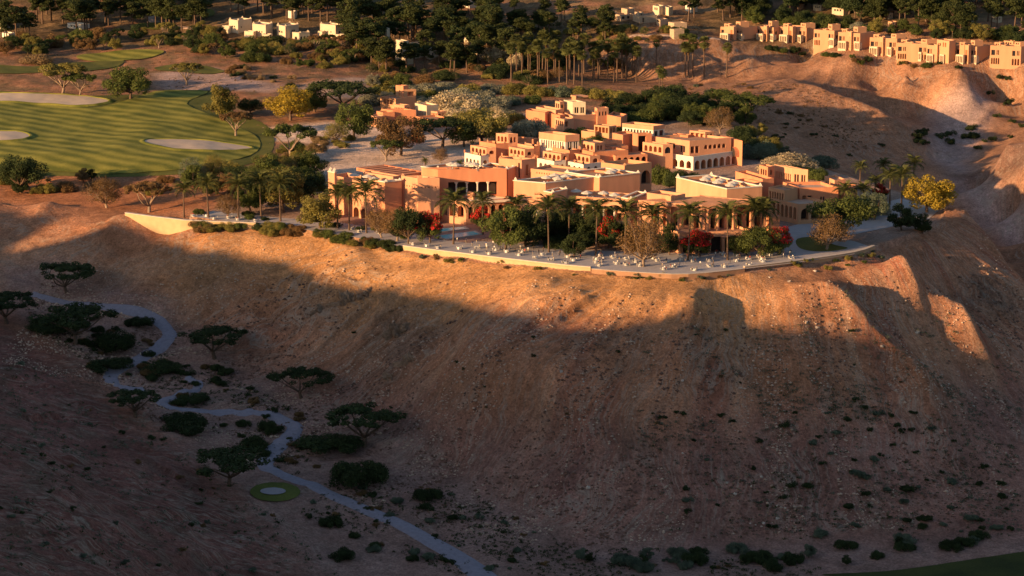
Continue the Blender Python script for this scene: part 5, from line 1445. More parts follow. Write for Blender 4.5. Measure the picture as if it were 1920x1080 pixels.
# ---- trees of the terrace and the gardens
G1 = 'garden trees round the hotel'
for kind, x, y, h, w_, col, lab in [
    ('broad1', 600, 428, 64, 92, 'olive', 'light olive tree at the left end of the terrace'), ('broad1', 530, 398, 80, 108, 'olive', 'large olive-green tree left of the long building'), ('broad2', 560, 384, 66, 110, 'dark', 'dark tree behind the large olive-green tree'),
    ('broad0', 470, 398, 62, 60, 'green', 'green tree among the palms at far left of the terrace'), ('bare0', 715, 446, 56, 58, 'brown', 'brown feathery tree right of the left courtyard'), ('bare1', 745, 452, 58, 66, 'brown', 'second brown feathery tree left of the pools'),
    ('broad2', 766, 457, 70, 78, 'dark', 'dark green tree beside the pools'), ('broad2', 948, 468, 80, 100, 'green', 'dense green tree between pools and dining tables'), ('broad1', 985, 462, 76, 100, 'dark', 'dark tree in front of the central building corner'),
    ('broad0', 1075, 482, 44, 52, 'dark', 'small round dark tree on the dining terrace'), ('broad2', 1050, 452, 60, 90, 'dark', 'dark tree behind the small round tree'), ('broad1', 1100, 456, 56, 90, 'dark', 'dark tree below the lower roof terrace'), ('broad0', 1155, 468, 54, 60, 'dark', 'dark tree with red flowers behind it, before the central building'),
    ('bare1', 1206, 500, 86, 92, 'brown', 'pale bare-branched tree on the open terrace'), ('broad0', 1255, 478, 58, 44, 'dark', 'narrow dark tree before the portico corner'), ('broad2', 1425, 484, 58, 90, 'green', 'dense green tree right of the portico'), ('broad1', 1385, 480, 40, 50, 'green', 'small green tree right of the red flowers'),
    ('broad2', 1575, 452, 86, 140, 'green', 'large spreading green tree in front of the right villa'), ('bare0', 1550, 468, 66, 88, 'brown', 'russet feathery tree in front of the large spreading tree'), ('broad1', 1640, 412, 50, 62, 'sage', 'grey-green tree behind the spreading tree'),
    ('broad0', 1690, 432, 48, 56, 'dark', 'dark round tree near the right rim'), ('broad0', 1730, 438, 36, 40, 'dark', 'small dark tree at the right rim'), ('broad1', 1738, 398, 66, 104, 'yellow', 'golden yellow tree at the right end of the promontory'),
    ('broad2', 40, 362, 72, 100, 'dark', 'dark broad tree at the left edge of the bluff'), ('bare0', 200, 390, 58, 80, 'brown', 'bare brown tree on the orange bluff'), ('acacia2', 280, 398, 56, 92, 'brown', 'brown acacia with pale limbs on the orange bluff'), ('bare1', 428, 408, 44, 50, 'brown', 'thin bare tree between the leftmost palms'),
    ('acacia0', 118, 178, 58, 96, 'olive', 'olive acacia at the far edge of the fairway'), ('acacia1', 150, 180, 44, 70, 'green', 'smaller green acacia beside the olive acacia'), ('broad1', 245, 186, 60, 96, 'green', 'broad green tree beyond the fairway'), ('acacia2', 350, 160, 42, 64, 'olive', 'lone acacia on the pale dunes'),
    ('broad0', 414, 222, 62, 62, 'olive', 'upright olive tree at the right of the fairway'), ('acacia2', 442, 256, 46, 66, 'brown', 'small brown acacia at the fairway corner'), ('broad2', 470, 214, 30, 60, 'dark', 'low dark tree behind the upright olive tree'),
    ('broad1', 545, 226, 62, 100, 'yellow', 'yellow-green tree with dark limbs beyond the sandy yard'), ('acacia1', 545, 296, 62, 100, 'green', 'green acacia left of the sandy yard'), ('broad1', 664, 260, 68, 80, 'green', 'green forked tree in the sandy yard'), ('bare0', 628, 268, 40, 50, 'olive', 'small thin tree left of the forked tree'),
    ('acacia3', 645, 210, 54, 150, 'dark', 'wide dark acacia behind the forked tree'), ('broad1', 752, 292, 74, 96, 'brown', 'brown-green tree at the sandy yard'), ('acacia2', 724, 302, 40, 66, 'green', 'small green acacia on the sandy yard'), ('acacia3', 830, 276, 52, 130, 'dark', 'wide dark acacia over the orange gazebo'),
    ('broad2', 905, 270, 64, 124, 'olive', 'olive tree behind the stepped villa'), ('bare1', 826, 306, 28, 32, 'brown', 'small bare tree on the sandy yard'), ('broad1', 870, 275, 50, 70, 'green', 'green tree right of the gazebo'), ('broad0', 590, 210, 50, 60, 'green', 'green tree right of the yellow-green tree'),
    ('acacia0', 1400, 226, 46, 110, 'green', 'dark acacia on the canyon edge behind the arcaded house'), ('bare0', 1350, 250, 50, 60, 'brown', 'leafless tree behind the arcaded house'), ('broad1', 505, 345, 56, 80, 'green', 'green tree above the leftmost palms'), ('broad2', 450, 350, 40, 90, 'dark', 'dark tree by the fairway edge')]:
    plant(kind, x, y, h, col, lab, w_, G1)
G2 = 'flowering trees on the terrace'
for kind, x, y, h, w_, fr, lab in [('broad1', 806, 456, 58, 58, .5, 'green tree with red blossom beside the pools'), ('broad0', 902, 428, 40, 36, .6, 'red-flowering tree behind the dense green tree'), ('broad0', 958, 462, 46, 34, .55, 'red-flowering tree between the green tree and the palms'), ('broad0', 1140, 466, 60, 44, .45, 'red-flowering tree below the central building'),
        ('broad1', 1310, 480, 46, 64, .6, 'scarlet-topped tree before the portico'), ('broad1', 1462, 478, 52, 52, .6, 'scarlet-topped tree right of the portico building'), ('broad0', 1650, 372, 26, 30, .5, 'small red-flowering tree among the right-hand palms')]:
    t = plant(kind, x, y, h, 'green', lab, w_, G2)
    blossom(t, kind, fr, x)
G3 = 'silvery bushes of the gardens'
for kind, x, y, h, w_, col, lab in [('bush0', 855, 212, 48, 120, 'cream', 'large cream-coloured bush right of the back left villa'), ('bush1', 800, 205, 30, 70, 'cream', 'cream bush above the back left villa'), ('bush1', 990, 258, 48, 100, 'silver', 'silver-grey bush below the upper villa'), ('bush2', 1475, 318, 36, 130, 'cream', 'long cream bush behind the right villa'),
        ('bush0', 1425, 296, 40, 70, 'sage', 'grey-green bush right of the arcaded house'), ('bush1', 930, 208, 34, 90, 'silver', 'silver bush between the two back villas'), ('bush0', 1640, 402, 34, 60, 'silver', 'pale silver bush beside the right-hand palms'), ('bush2', 1545, 312, 26, 70, 'sage', 'grey-green bush below the canyon flank'),
        ('bush0', 75, 118, 22, 70, 'dry', 'dry golden bush behind the golf strips'), ('bush1', 150, 82, 24, 40, 'olive', 'yellowish bush beside the white cottage'), ('bush0', 930, 112, 40, 60, 'cream', 'cream bush in the pine wood'), ('bush1', 968, 128, 36, 40, 'cream', 'pale bush at the right of the pine wood'),
        ('bush0', 1560, 52, 20, 40, 'cream', 'pale bush above the terraced houses'), ('bush1', 1760, 64, 26, 50, 'olive', 'olive bush above the tall brown house'), ('bush2', 1608, 54, 16, 40, 'silver', 'silver bush above the middle terraced houses')]:
    plant(kind, x, y, h, col, lab, w_, G3)
for i, (x, y, h, w_, col) in enumerate([(715, 178, 22, 60, 'olive'), (755, 172, 22, 60, 'sage'), (790, 176, 26, 70, 'silver'), (835, 172, 24, 70, 'silver'), (880, 178, 26, 70, 'olive'), (925, 175, 24, 60, 'silver'), (970, 176, 26, 64, 'olive'), (1010, 180, 26, 64, 'olive'), (1050, 180, 26, 60, 'sage'),
        (1090, 182, 26, 60, 'olive'), (1130, 186, 28, 60, 'olive'), (1165, 190, 26, 56, 'olive'), (1200, 196, 24, 60, 'green'), (900, 192, 28, 80, 'silver'), (770, 190, 26, 60, 'olive'), (950, 196, 22, 60, 'sage'), (1000, 194, 20, 50, 'green'), (1200, 214, 26, 60, 'olive')]):
    plant(f'bush{i % 3}', x, y, h, col, 'rounded olive-grey bush in the hedge belt behind the villas', w_, 'hedge belt behind the villas')
for i, (x, y, h, w_) in enumerate([(1195, 232, 32, 70), (1235, 225, 30, 70), (1275, 222, 34, 80), (1310, 228, 34, 80), (1340, 236, 36, 70), (1255, 205, 26, 70), (1300, 205, 26, 80), (1180, 215, 24, 60), (1085, 258, 26, 50), (1110, 268, 18, 60), (1070, 262, 24, 44), (1165, 250, 18, 40), (1240, 345, 44, 46), (1262, 352, 42, 46), (1285, 345, 34, 50), (1222, 340, 34, 34),
        (1390, 262, 34, 60), (1405, 290, 30, 50), (1330, 212, 22, 60), (1365, 222, 24, 60), (1500, 330, 26, 50), (1530, 335, 26, 50)]):
    plant(f'bush{i % 3}', x, y, h, 'dark' if i % 3 else 'green', 'dense dark green bush between and behind the villas', w_, 'dark shrubbery of the villa gardens')

wood([(960, 440), (1010, 436), (1240, 452), (1240, 470), (1100, 470), (1000, 462)], 16, (24, 44), ['broad0', 'broad2', 'bush0'], ['dark', 'dark', 'green'], 'dark garden tree in the dense planting before the central building', 'dense planting before the central building', 50, 14)
wood([(925, 446), (960, 450), (960, 462), (930, 460)], 3, (24, 38), ['broad0', 'broad2'], ['green', 'dark'], 'green garden tree right of the pools', 'planting right of the pools', 51, 14)
wood([(1110, 208), (1250, 196), (1400, 205), (1405, 250), (1340, 250), (1250, 232), (1180, 240)], 30, (26, 42), ['broad0', 'broad1', 'broad2'], ['dark', 'dark', 'green'], 'dark tree in the grove behind the arcaded house', 'grove behind the arcaded house', 61, 16)
wood([(330, 335), (420, 325), (500, 318), (600, 330), (600, 392), (500, 398), (400, 388)], 18, (30, 52), ['broad0', 'broad1', 'broad2', 'bare0'], ['olive', 'sage', 'green', 'brown', 'olive'], 'tree in the belt between fairway and left terrace', 'tree belt below the fairway', 62, 26)
wood([(690, 160), (960, 190), (960, 250), (860, 262), (850, 225), (700, 200)], 22, (20, 36), ['broad0', 'broad1', 'bush0', 'bush1'], ['olive', 'silver', 'green', 'cream', 'silver'], 'olive or silver tree between the two back villas', 'trees between the back villas', 63, 18)
wood([(1390, 240), (1470, 262), (1480, 300), (1400, 300)], 8, (20, 34), ['broad0', 'bush1', 'bush2'], ['sage', 'dark', 'olive'], 'grey-green bush beside the arcaded house', 'bushes right of the arcaded house', 64, 16)
# ---- date palms
PG = 'date palms of the terrace'
for x, y, h, lab in [(345, 408, 62, 'leftmost date palm above the tall retaining wall'), (391, 408, 74, 'second date palm from the left'), (447, 411, 76, 'third date palm from the left'), (490, 408, 78, 'fourth date palm from the left'), (526, 415, 84, 'date palm left of the light olive tree'),
        (633, 428, 76, 'date palm at the left wing of the long building'), (655, 432, 78, 'date palm beside the courtyard wall'), (687, 437, 88, 'date palm right of the courtyard'), (850, 458, 92, 'date palm standing before the pools'), (925, 378, 50, 'date palm rising from the arcade roof terrace'),
        (905, 440, 72, 'date palm in front of the arcaded wing'), (1029, 473, 96, 'date palm with pale trunk, left of the terrace middle'), (1066, 462, 84, 'date palm behind the small round tree'), (1117, 480, 98, 'date palm with pale trunk in the middle of the terrace'), (1172, 476, 90, 'date palm below the right end of the roof terrace'),
        (1222, 478, 88, 'date palm behind the bare-branched tree'), (1290, 488, 100, 'date palm left of the scarlet tree'), (1364, 488, 100, 'date palm right of the scarlet tree'), (1412, 466, 88, 'left of the twin date palms at the portico corner'), (1428, 466, 84, 'right of the twin date palms at the portico corner'),
        (968, 448, 74, 'date palm at the corner of the central building'), (797, 322, 24, 'date palm crown showing over the long building'), (862, 330, 26, 'date palm crown right of the roof umbrellas'), (1010, 350, 26, 'date palm on the upper roof terrace'),
        (1583, 408, 60, 'date palm behind the spreading tree'), (1618, 405, 58, 'date palm right of the villa'), (1612, 352, 46, 'date palm behind the right villa'), (1655, 348, 46, 'date palm in the right-hand grove, rear left'), (1668, 384, 62, 'date palm in the middle of the right-hand grove'), (1690, 392, 74, 'tall date palm left of the golden tree'),
        (1712, 352, 54, 'rear right date palm of the right-hand grove'), (1640, 376, 44, 'date palm beside the pale silver bush')]:
    date_palm(x, y, h, lab, PG)

# ---- fan palms and pines of the far ground
FG = 'fan palms behind the gardens'
for i, (x, y, h, lab) in enumerate([(1166, 134, 50, 'fan palm at the left of the canyon grove'), (1174, 133, 40, 'short fan palm in the canyon grove'), (1190, 134, 56, 'tallest fan palm of the canyon grove'), (1230, 122, 48, 'fan palm before the lit canyon wall'), (1236, 180, 58, 'fan palm in front of the canyon, lower left'), (1242, 190, 62, 'fan palm in front of the canyon, lower right'),
        (1285, 144, 66, 'leftmost of the three slim fan palms'), (1291, 146, 66, 'middle of the three slim fan palms'), (1299, 145, 74, 'rightmost of the three slim fan palms'), (1320, 144, 76, 'single fan palm below the square stone house'), (1362, 145, 66, 'lone fan palm below the first terraced house')]):
    plant(f'fan{i % 3}', x, y, h, 'palm', lab, None, FG)
rs = random.Random(21)
for i in range(34):
    x = 962 + i * 6.9 + rs.uniform(-5, 5); y = 150 + rs.uniform(-14, 10)
    plant(f'fan{i % 3}', x, y, rs.uniform(56, 84), 'palm', 'tall fan palm in the dense palm row behind the hedge belt', None, 'palm row behind the hedge belt')
PK = ['pine0', 'pine1', 'pine2', 'pine3']
wood([(0, 40), (420, 30), (405, 62), (250, 70), (190, 62), (0, 82)], 38, (46, 68), PK, ['pine'], 'tall pine with bare trunk in the wood at upper left', 'pines of the upper left wood', 1, 9)
wood([(0, -25), (420, -25), (420, 22), (0, 34)], 36, (44, 62), PK + ['broad0'], ['pine', 'pine', 'dark'], 'pine at the top edge of the upper left wood', 'pines along the top edge, left', 2, 9)
wood([(430, 12), (700, 5), (700, 42), (640, 40), (590, 42), (430, 34)], 36, (44, 66), PK, ['pine'], 'slim pine behind the pale crenellated villas', 'pines behind the pale villas', 3, 8)
wood([(640, 60), (720, 50), (960, 60), (960, 140), (700, 140), (650, 105)], 64, (44, 72), PK, ['pine', 'pine', 'pine', 'dark'], 'tall pine of the wood behind the hedge belt', 'pines of the middle wood', 4, 9)
wood([(690, 15), (880, 20), (1150, 40), (1150, 80), (960, 85), (700, 50)], 46, (38, 54), PK, ['pine'], 'pine on the hillside above the middle wood', 'pines on the middle hillside', 5, 9)
wood([(1290, 5), (1920, 0), (1920, 60), (1800, 60), (1640, 45), (1480, 36), (1350, 40), (1290, 50)], 78, (42, 64), PK + ['broad0', 'broad1'], ['pine', 'pine', 'dark'], 'dark pine on the hillside behind the terraced houses', 'pines behind the terraced houses', 6, 9)
wood([(1200, -30), (1960, -30), (1960, 0), (1200, 2)], 30, (34, 50), PK, ['pine', 'dark'], 'pine at the top edge of the far right hillside', 'pines along the top edge, right', 7, 9)
wood([(1700, 60), (1920, 58), (1920, 88), (1800, 88)], 12, (26, 40), ['fan0', 'fan1', 'pine1'], ['palm', 'pine'], 'dark palm or pine just above the right end of the terraced houses', 'trees above the right end of the terraced houses', 8, 10)
wood([(0, 78), (140, 78), (300, 62), (420, 64), (430, 110), (300, 92), (140, 96), (0, 118)], 50, (16, 30), ['broad0', 'broad1', 'bush0', 'acacia2'], ['dark', 'green', 'brown', 'olive'], 'low tree in the rough between golf strips and villas', 'low trees round the golf strips', 9, 12)
wood([(430, 82), (700, 86), (760, 140), (660, 128), (540, 130), (440, 112)], 60, (12, 26), ['broad0', 'bush0', 'bush1', 'acacia2', 'bare0'], ['dark', 'green', 'brown', 'olive'], 'low scrub tree below the pale crenellated villas', 'scrub below the pale villas', 10, 9)
wood([(660, 100), (960, 95), (1160, 110), (1160, 150), (960, 160), (700, 155)], 56, (14, 26), ['broad0', 'bush1', 'bare1', 'bush0'], ['dark', 'brown', 'dark', 'olive'], 'dark undergrowth tree beneath the middle wood', 'undergrowth of the middle wood', 12, 9)
wood([(1000, 20), (1140, 50), (1290, 60), (1330, 80), (1180, 85), (980, 60)], 36, (8, 18), ['bush0', 'bush1', 'broad0', 'bare0'], ['brown', 'olive', 'green', 'dark'], 'low bush on the ochre slope round the stone houses', 'scrub round the stone houses', 13, 9)
wood([(0, 330), (120, 330), (270, 340), (330, 340), (300, 378), (120, 360), (0, 370)], 20, (10, 26), ['bush0', 'bush2', 'broad0'], ['brown', 'dark', 'olive', 'dry'], 'scrubby bush on the edge of the orange bluff', 'scrub along the bluff edge', 14, 12)
wood([(500, 300), (560, 270), (600, 275), (590, 300), (540, 340), (490, 330)], 14, (10, 24), ['bush0', 'bush2', 'bush1'], ['dry', 'green', 'olive'], 'low bush at the left edge of the sandy yard', 'scrub beside the sandy yard', 15, 10)
wood([(590, 262), (700, 255), (690, 272), (600, 282)], 8, (8, 14), ['bush0', 'bush1'], ['olive', 'dry'], 'low hedge bush at the back of the sandy yard', 'hedge behind the sandy yard', 16, 9)
wood([(1350, 80), (1480, 86), (1560, 100), (1640, 115), (1800, 124), (1800, 130), (1640, 124), (1540, 112), (1400, 86)], 22, (7, 14), ['shrub0', 'shrub1', 'bush0'], ['dark', 'green', 'brown'], 'dark shrub along the canyon rim below the terraced houses', 'shrubs along the canyon rim', 17, 8)
wood([(1690, 245), (1780, 235), (1880, 230), (1900, 262), (1820, 285), (1720, 270)], 20, (7, 16), ['shrub0', 'shrub1', 'shrub3'], ['dark'], 'dark shrub in the bed of the back canyon', 'shrubs in the back canyon bed', 18, 8)
wood([(1180, 165), (1400, 158), (1500, 175), (1400, 190), (1220, 190)], 16, (5, 11), ['shrub0', 'shrub1', 'shrub3'], ['dark', 'brown', 'sage'], 'low shrub on the ledge behind the villa gardens', 'shrubs on the ledge behind the gardens', 19, 7)
wood([(420, 120), (560, 140), (620, 140), (540, 165), (440, 150)], 16, (6, 12), ['shrub0', 'shrub1', 'bush0'], ['dark', 'brown', 'dry'], 'small shrub among the pale dunes', 'shrubs on the dunes', 20, 8)
# bushes under the terrace wall
wood([(470, 424), (560, 432), (650, 446), (755, 464), (750, 474), (640, 458), (520, 442), (470, 436)], 30, (10, 20), ['bush0', 'bush1', 'bush2'], ['olive', 'green', 'dark', 'brown'], 'rounded bush on the rim left of the long golden wall', 'bushes along the left rim', 22, 9)
wood([(360, 424), (470, 424), (470, 434), (360, 438)], 12, (10, 18), ['bush0', 'bush1'], ['olive', 'brown', 'green'], 'bush below the left end of the terrace', 'bushes under the left terrace end', 23, 8)
wood([(760, 474), (960, 496), (1110, 510), (1300, 520), (1480, 500), (1480, 508), (1300, 528), (1100, 520), (940, 506), (760, 484)], 26, (5, 11), ['shrub0', 'shrub1', 'shrub4'], ['green', 'sage', 'olive', 'brown'], 'small shrub at the foot of the terrace wall', 'shrubs at the foot of the terrace wall', 24, 9)
wood([(1480, 494), (1640, 472), (1660, 490), (1500, 512)], 14, (6, 12), ['shrub0', 'shrub1', 'shrub4'], ['olive', 'green', 'sage'], 'small shrub below the right end of the rim wall', 'shrubs below the right rim wall', 25, 9)
wood([(330, 400), (480, 412), (640, 430), (760, 452), (760, 440), (640, 420), (500, 402)], 12, (8, 14), ['bush0', 'bush1'], ['green', 'dark'], 'clipped bush on the left terrace', 'bushes on the left terrace', 26, 12)
# slope and valley shrubs
wood([(1200, 800), (1400, 720), (1700, 760), (1900, 860), (1920, 1000), (1450, 1000), (1250, 980)], 62, (5, 13), ['shrub0', 'shrub1', 'shrub2', 'shrub3', 'shrub4'], ['dark', 'dark', 'dark', 'sage'], 'small dark shrub scattered on the lower right slope', 'shrubs on the lower right slope', 31, 16)
wood([(900, 560), (1300, 620), (1900, 600), (1900, 760), (1300, 800), (900, 860), (560, 720), (620, 560)], 26, (3, 7), ['shrub0', 'shrub1', 'shrub2'], ['dark', 'dark', 'brown'], 'tiny dark shrub on the upper slope', 'tiny shrubs on the upper slope', 32, 20)
wood([(560, 960), (700, 1040), (860, 1079), (1450, 1079), (1300, 1030), (1080, 1030), (960, 960), (820, 900), (640, 880)], 52, (4, 12), ['shrub0', 'shrub1', 'shrub2', 'shrub3', 'shrub4'], ['dark', 'dark', 'sage', 'brown'], 'small shrub on the sandy flat beside the lower path', 'shrubs on the sandy flat', 33, 13)
wood([(0, 640), (180, 740), (480, 930), (640, 1079), (0, 1079)], 44, (4, 11), ['shrub0', 'shrub1', 'shrub2', 'shrub3'], ['dark', 'dark', 'sage', 'brown'], 'small shrub on the dark hillside at left', 'shrubs on the left hillside', 34, 15)
wood([(60, 560), (250, 620), (420, 700), (600, 800), (560, 880), (420, 830), (250, 740), (60, 620)], 40, (5, 14), ['shrub0', 'shrub1', 'shrub2', 'shrub3', 'shrub4'], ['dark', 'dark', 'brown'], 'small dark shrub beside the upper valley path', 'shrubs along the upper valley path', 35, 12)
wood([(1060, 1050), (1500, 1030), (1700, 1010), (1880, 1000), (1900, 1025), (1640, 1055), (1440, 1075), (1080, 1079)], 30, (14, 26), ['bush0', 'bush1', 'bush2', 'broad0'], ['dark', 'sage', 'dark'], 'dark bush in the thicket belt along the lower right edge', 'thicket belt at lower right', 36, 14)
wood([(1830, 150), (1920, 140), (1920, 240), (1860, 220)], 8, (6, 12), ['shrub0', 'shrub1'], ['dark'], 'dark shrub on the lit canyon wall at right', 'shrubs on the right canyon wall', 37, 14)
wood([(1440, 200), (1600, 240), (1700, 290), (1560, 300), (1420, 240)], 18, (4, 9), ['shrub0', 'shrub1', 'shrub3'], ['dark', 'brown'], 'small dark shrub on the canyon flank behind the right villa', 'shrubs on the canyon flank', 38, 10)
wood([(1380, 44), (1500, 40), (1640, 52), (1760, 66), (1920, 70), (1920, 82), (1760, 76), (1600, 60), (1420, 50)], 30, (20, 32), ['broad0', 'broad1', 'bush0'], ['dark', 'green', 'olive'], 'garden tree just behind the terraced houses', 'garden trees behind the terraced houses', 52, 12)
wood([(60, 580), (330, 650), (560, 770), (600, 880), (480, 860), (300, 720), (60, 640)], 34, (8, 16), ['bush0', 'bush1', 'bush2'], ['dark', 'dark', 'brown'], 'low dark bush beside the winding valley path', 'low bushes along the valley path', 53, 14)
wood([(560, 980), (760, 1060), (1000, 1075), (960, 960), (700, 890)], 18, (8, 15), ['bush0', 'bush1', 'bush2'], ['dark', 'sage'], 'low bush on the flat near the lower path', 'low bushes on the lower flat', 54, 16)
wood([(1500, 880), (1900, 900), (1900, 1000), (1500, 1010)], 20, (8, 15), ['bush0', 'bush1', 'bush2'], ['dark', 'sage', 'dark'], 'low dark bush at the foot of the right slope', 'low bushes at the right slope foot', 55, 16)
# uncountable tufts on the valley floor and slopes
def tufts(name, polys, n, label, m, seed, smin=.25, smax=.7):
    rng = np.random.RandomState(seed); base = shrub(seed, 1.6, 7, 4, .16); out = []
    for poly in polys:
        P = np.array([hit(*q)[:2] for q in poly]); lo, hi = P.min(0), P.max(0)
        g = lo + rng.rand(n * 4, 2) * (hi - lo); g = g[inside(g, P)][:n]
        den = fbm(g[:, 0] * .05, g[:, 1] * .05, 3)
        for q in g[den > -.12]:
            s_ = rng.uniform(smin, smax); a = rng.uniform(0, 6.28); ca_, sa_ = math.cos(a), math.sin(a)
            Vv = base * s_
            Vv = np.stack([Vv[..., 0] * ca_ - Vv[..., 1] * sa_, Vv[..., 0] * sa_ + Vv[..., 1] * ca_, Vv[..., 2]], -1) + np.array([q[0], q[1], grid_h(*q)])
            out.append(Vv)
    link(name, quads_mesh(name, np.concatenate(out), m), label=label, kind='stuff', category='ground cover')
tufts('ground_cover', [[(560, 960), (860, 1079), (1600, 1079), (1300, 1030), (1080, 1030), (820, 900), (640, 880)], [(40, 565), (420, 700), (600, 800), (560, 900), (300, 760), (60, 620)]], 1300, 'tiny dark tufts dotted over the valley floor', LEAF['dark'], 5, .35, 1.1)
tufts('ground_cover', [[(1150, 850), (1400, 720), (1900, 760), (1920, 1000), (1250, 990)], [(0, 660), (480, 930), (640, 1079), (0, 1079)], [(1200, 640), (1900, 640), (1920, 800), (1200, 860)]], 1100, 'tiny tufts dotted over the lower slopes', LEAF['sage'], 6, .4, 1.3)
tufts('ground_cover', [[(1200, 830), (1400, 740), (1900, 780), (1920, 1010), (1250, 1000)], [(560, 960), (860, 1079), (1600, 1079), (1300, 1030), (1080, 1030), (820, 900)], [(0, 680), (480, 930), (640, 1079), (0, 1079)]], 500, 'dark low scrub dotted over the lower slopes', LEAF['dark'], 8, .5, 1.4)
tufts('ground_cover', [[(0, 100), (700, 90), (1150, 110), (1150, 170), (600, 190), (480, 180), (0, 160)], [(1000, 5), (1300, 30), (1340, 80), (1000, 80)], [(1180, 160), (1480, 155), (1660, 230), (1600, 290), (1420, 230)]], 900, 'scattered dry scrub on the ground behind the plateau', LEAF['brown'], 7, .4, 1.1)

# ================================================================== ROCKS
ROCK = mat('rock', (0.30, 0.20, 0.135), var=0.4, scale=0.9, bump=0.8)
PALEROCK = mat('pale rock', (0.50, 0.42, 0.35), var=0.25, scale=1.2, bump=0.5)
def rock_mesh(seed, sub=3, jag=.35, strata=0.0):
    bm = bmesh.new(); bmesh.ops.create_icosphere(bm, subdivisions=sub, radius=1.0)
    rng = np.random.RandomState(seed); o = rng.rand(3) * 50
    co = np.array([v.co for v in bm.verts])
    n = fbm(co[:, 0] * 1.3 + o[0] + co[:, 2] * .7, co[:, 1] * 1.3 + o[1] - co[:, 2] * .9, 4)
    q = np.abs(fbm(co[:, 0] * 3.1 + o[2], co[:, 2] * (1.2 if not strata else .6) + co[:, 1] * 2.2, 3))
    k = 1 + jag * 1.6 * n - jag * .9 * q
    for v, s_ in zip(bm.verts, k):
        v.co *= max(.3, s_)
    me_ = bpy.data.meshes.new('rock'); bm.to_mesh(me_); bm.free()
    return me_
RM = [rock_mesh(s) for s in range(4)]
for m_ in RM: m_.materials.append(ROCK)
RMP = [m_.copy() for m_ in RM]
for m_ in RMP: m_.materials[0] = PALEROCK
OUT = [rock_mesh(20 + s, 5, .62, 1) for s in range(4)]
for m_ in OUT: m_.materials.append(SOIL if False else ROCK)
def rock(me_, px, py, wpx, label, group, name='boulder', sc=(1, 1, .8), sink=.25, rot=None):
    p = hit(px, py); s_ = wpx / ppm(p) / 2
    o = link(name, me_, label=label, category='rock', group=group)
    o.location = (p[0], p[1], p[2] - sink * s_); o.scale = (s_ * sc[0], s_ * sc[1], s_ * sc[2]); o.rotation_euler = rot or (vr.uniform(-.3, .3), vr.uniform(-.3, .3), vr.uniform(0, 6.28))
for i, (x, y, w_, h_, lab) in enumerate([(655, 560, 60, .9, 'jagged rock outcrop just under the shadow line at left'), (690, 545, 40, .9, 'small jagged outcrop right of the biggest left outcrop'), (605, 575, 46, .7, 'rock outcrop on the spur above the acacia'), (745, 612, 48, 1.0, 'grey-brown crag in mid slope'), (770, 672, 46, .8, 'lower crag in mid slope'),
        (735, 700, 34, .7, 'broken rock below the lower crag')]):
    rock(OUT[i % 4], x, y, w_, lab, 'rock outcrops of the slope', 'rock_outcrop', (1, .55, h_), .62, (R(24), vr.uniform(-.2, .2), vr.uniform(-.4, .5)))
rock(RMP[0], 1480, 528, 9, 'round pale boulder just below the rim wall', 'pale boulders'); rock(RMP[1], 1528, 508, 8, 'small white boulder above the round pale boulder', 'pale boulders'); rock(RMP[2], 1443, 520, 6, 'small orange-white boulder left of the round pale boulder', 'pale boulders')
rock(RMP[1], 1103, 913, 10, 'white boulder low on the shaded slope', 'pale boulders'); rock(RMP[3], 1720, 622, 9, 'pale boulder on the right-hand spur', 'pale boulders')
rs = random.Random(44)
for poly, n, lab, grp in [([(1340, 900), (1460, 880), (1480, 985), (1380, 990)], 34, 'stone in the scree patch low on the right slope', 'scree patch stones'), ([(1500, 600), (1700, 640), (1900, 800), (1900, 900), (1500, 820)], 36, 'loose stone on the right-hand slope', 'loose stones at right'), ([(1000, 560), (1300, 640), (1300, 860), (1000, 800)], 24, 'loose stone in the middle of the slope', 'loose stones in mid slope')]:
    lo, hi = np.min(poly, 0), np.max(poly, 0); k = 0
    while k < n:
        x, y = rs.uniform(lo[0], hi[0]), rs.uniform(lo[1], hi[1])
        if inside(np.array([[x, y]]), np.array(poly, float))[0]:
            rock((RMP if rs.random() < .35 else RM)[k % 4], x, y, rs.uniform(3, 8), lab, grp); k += 1

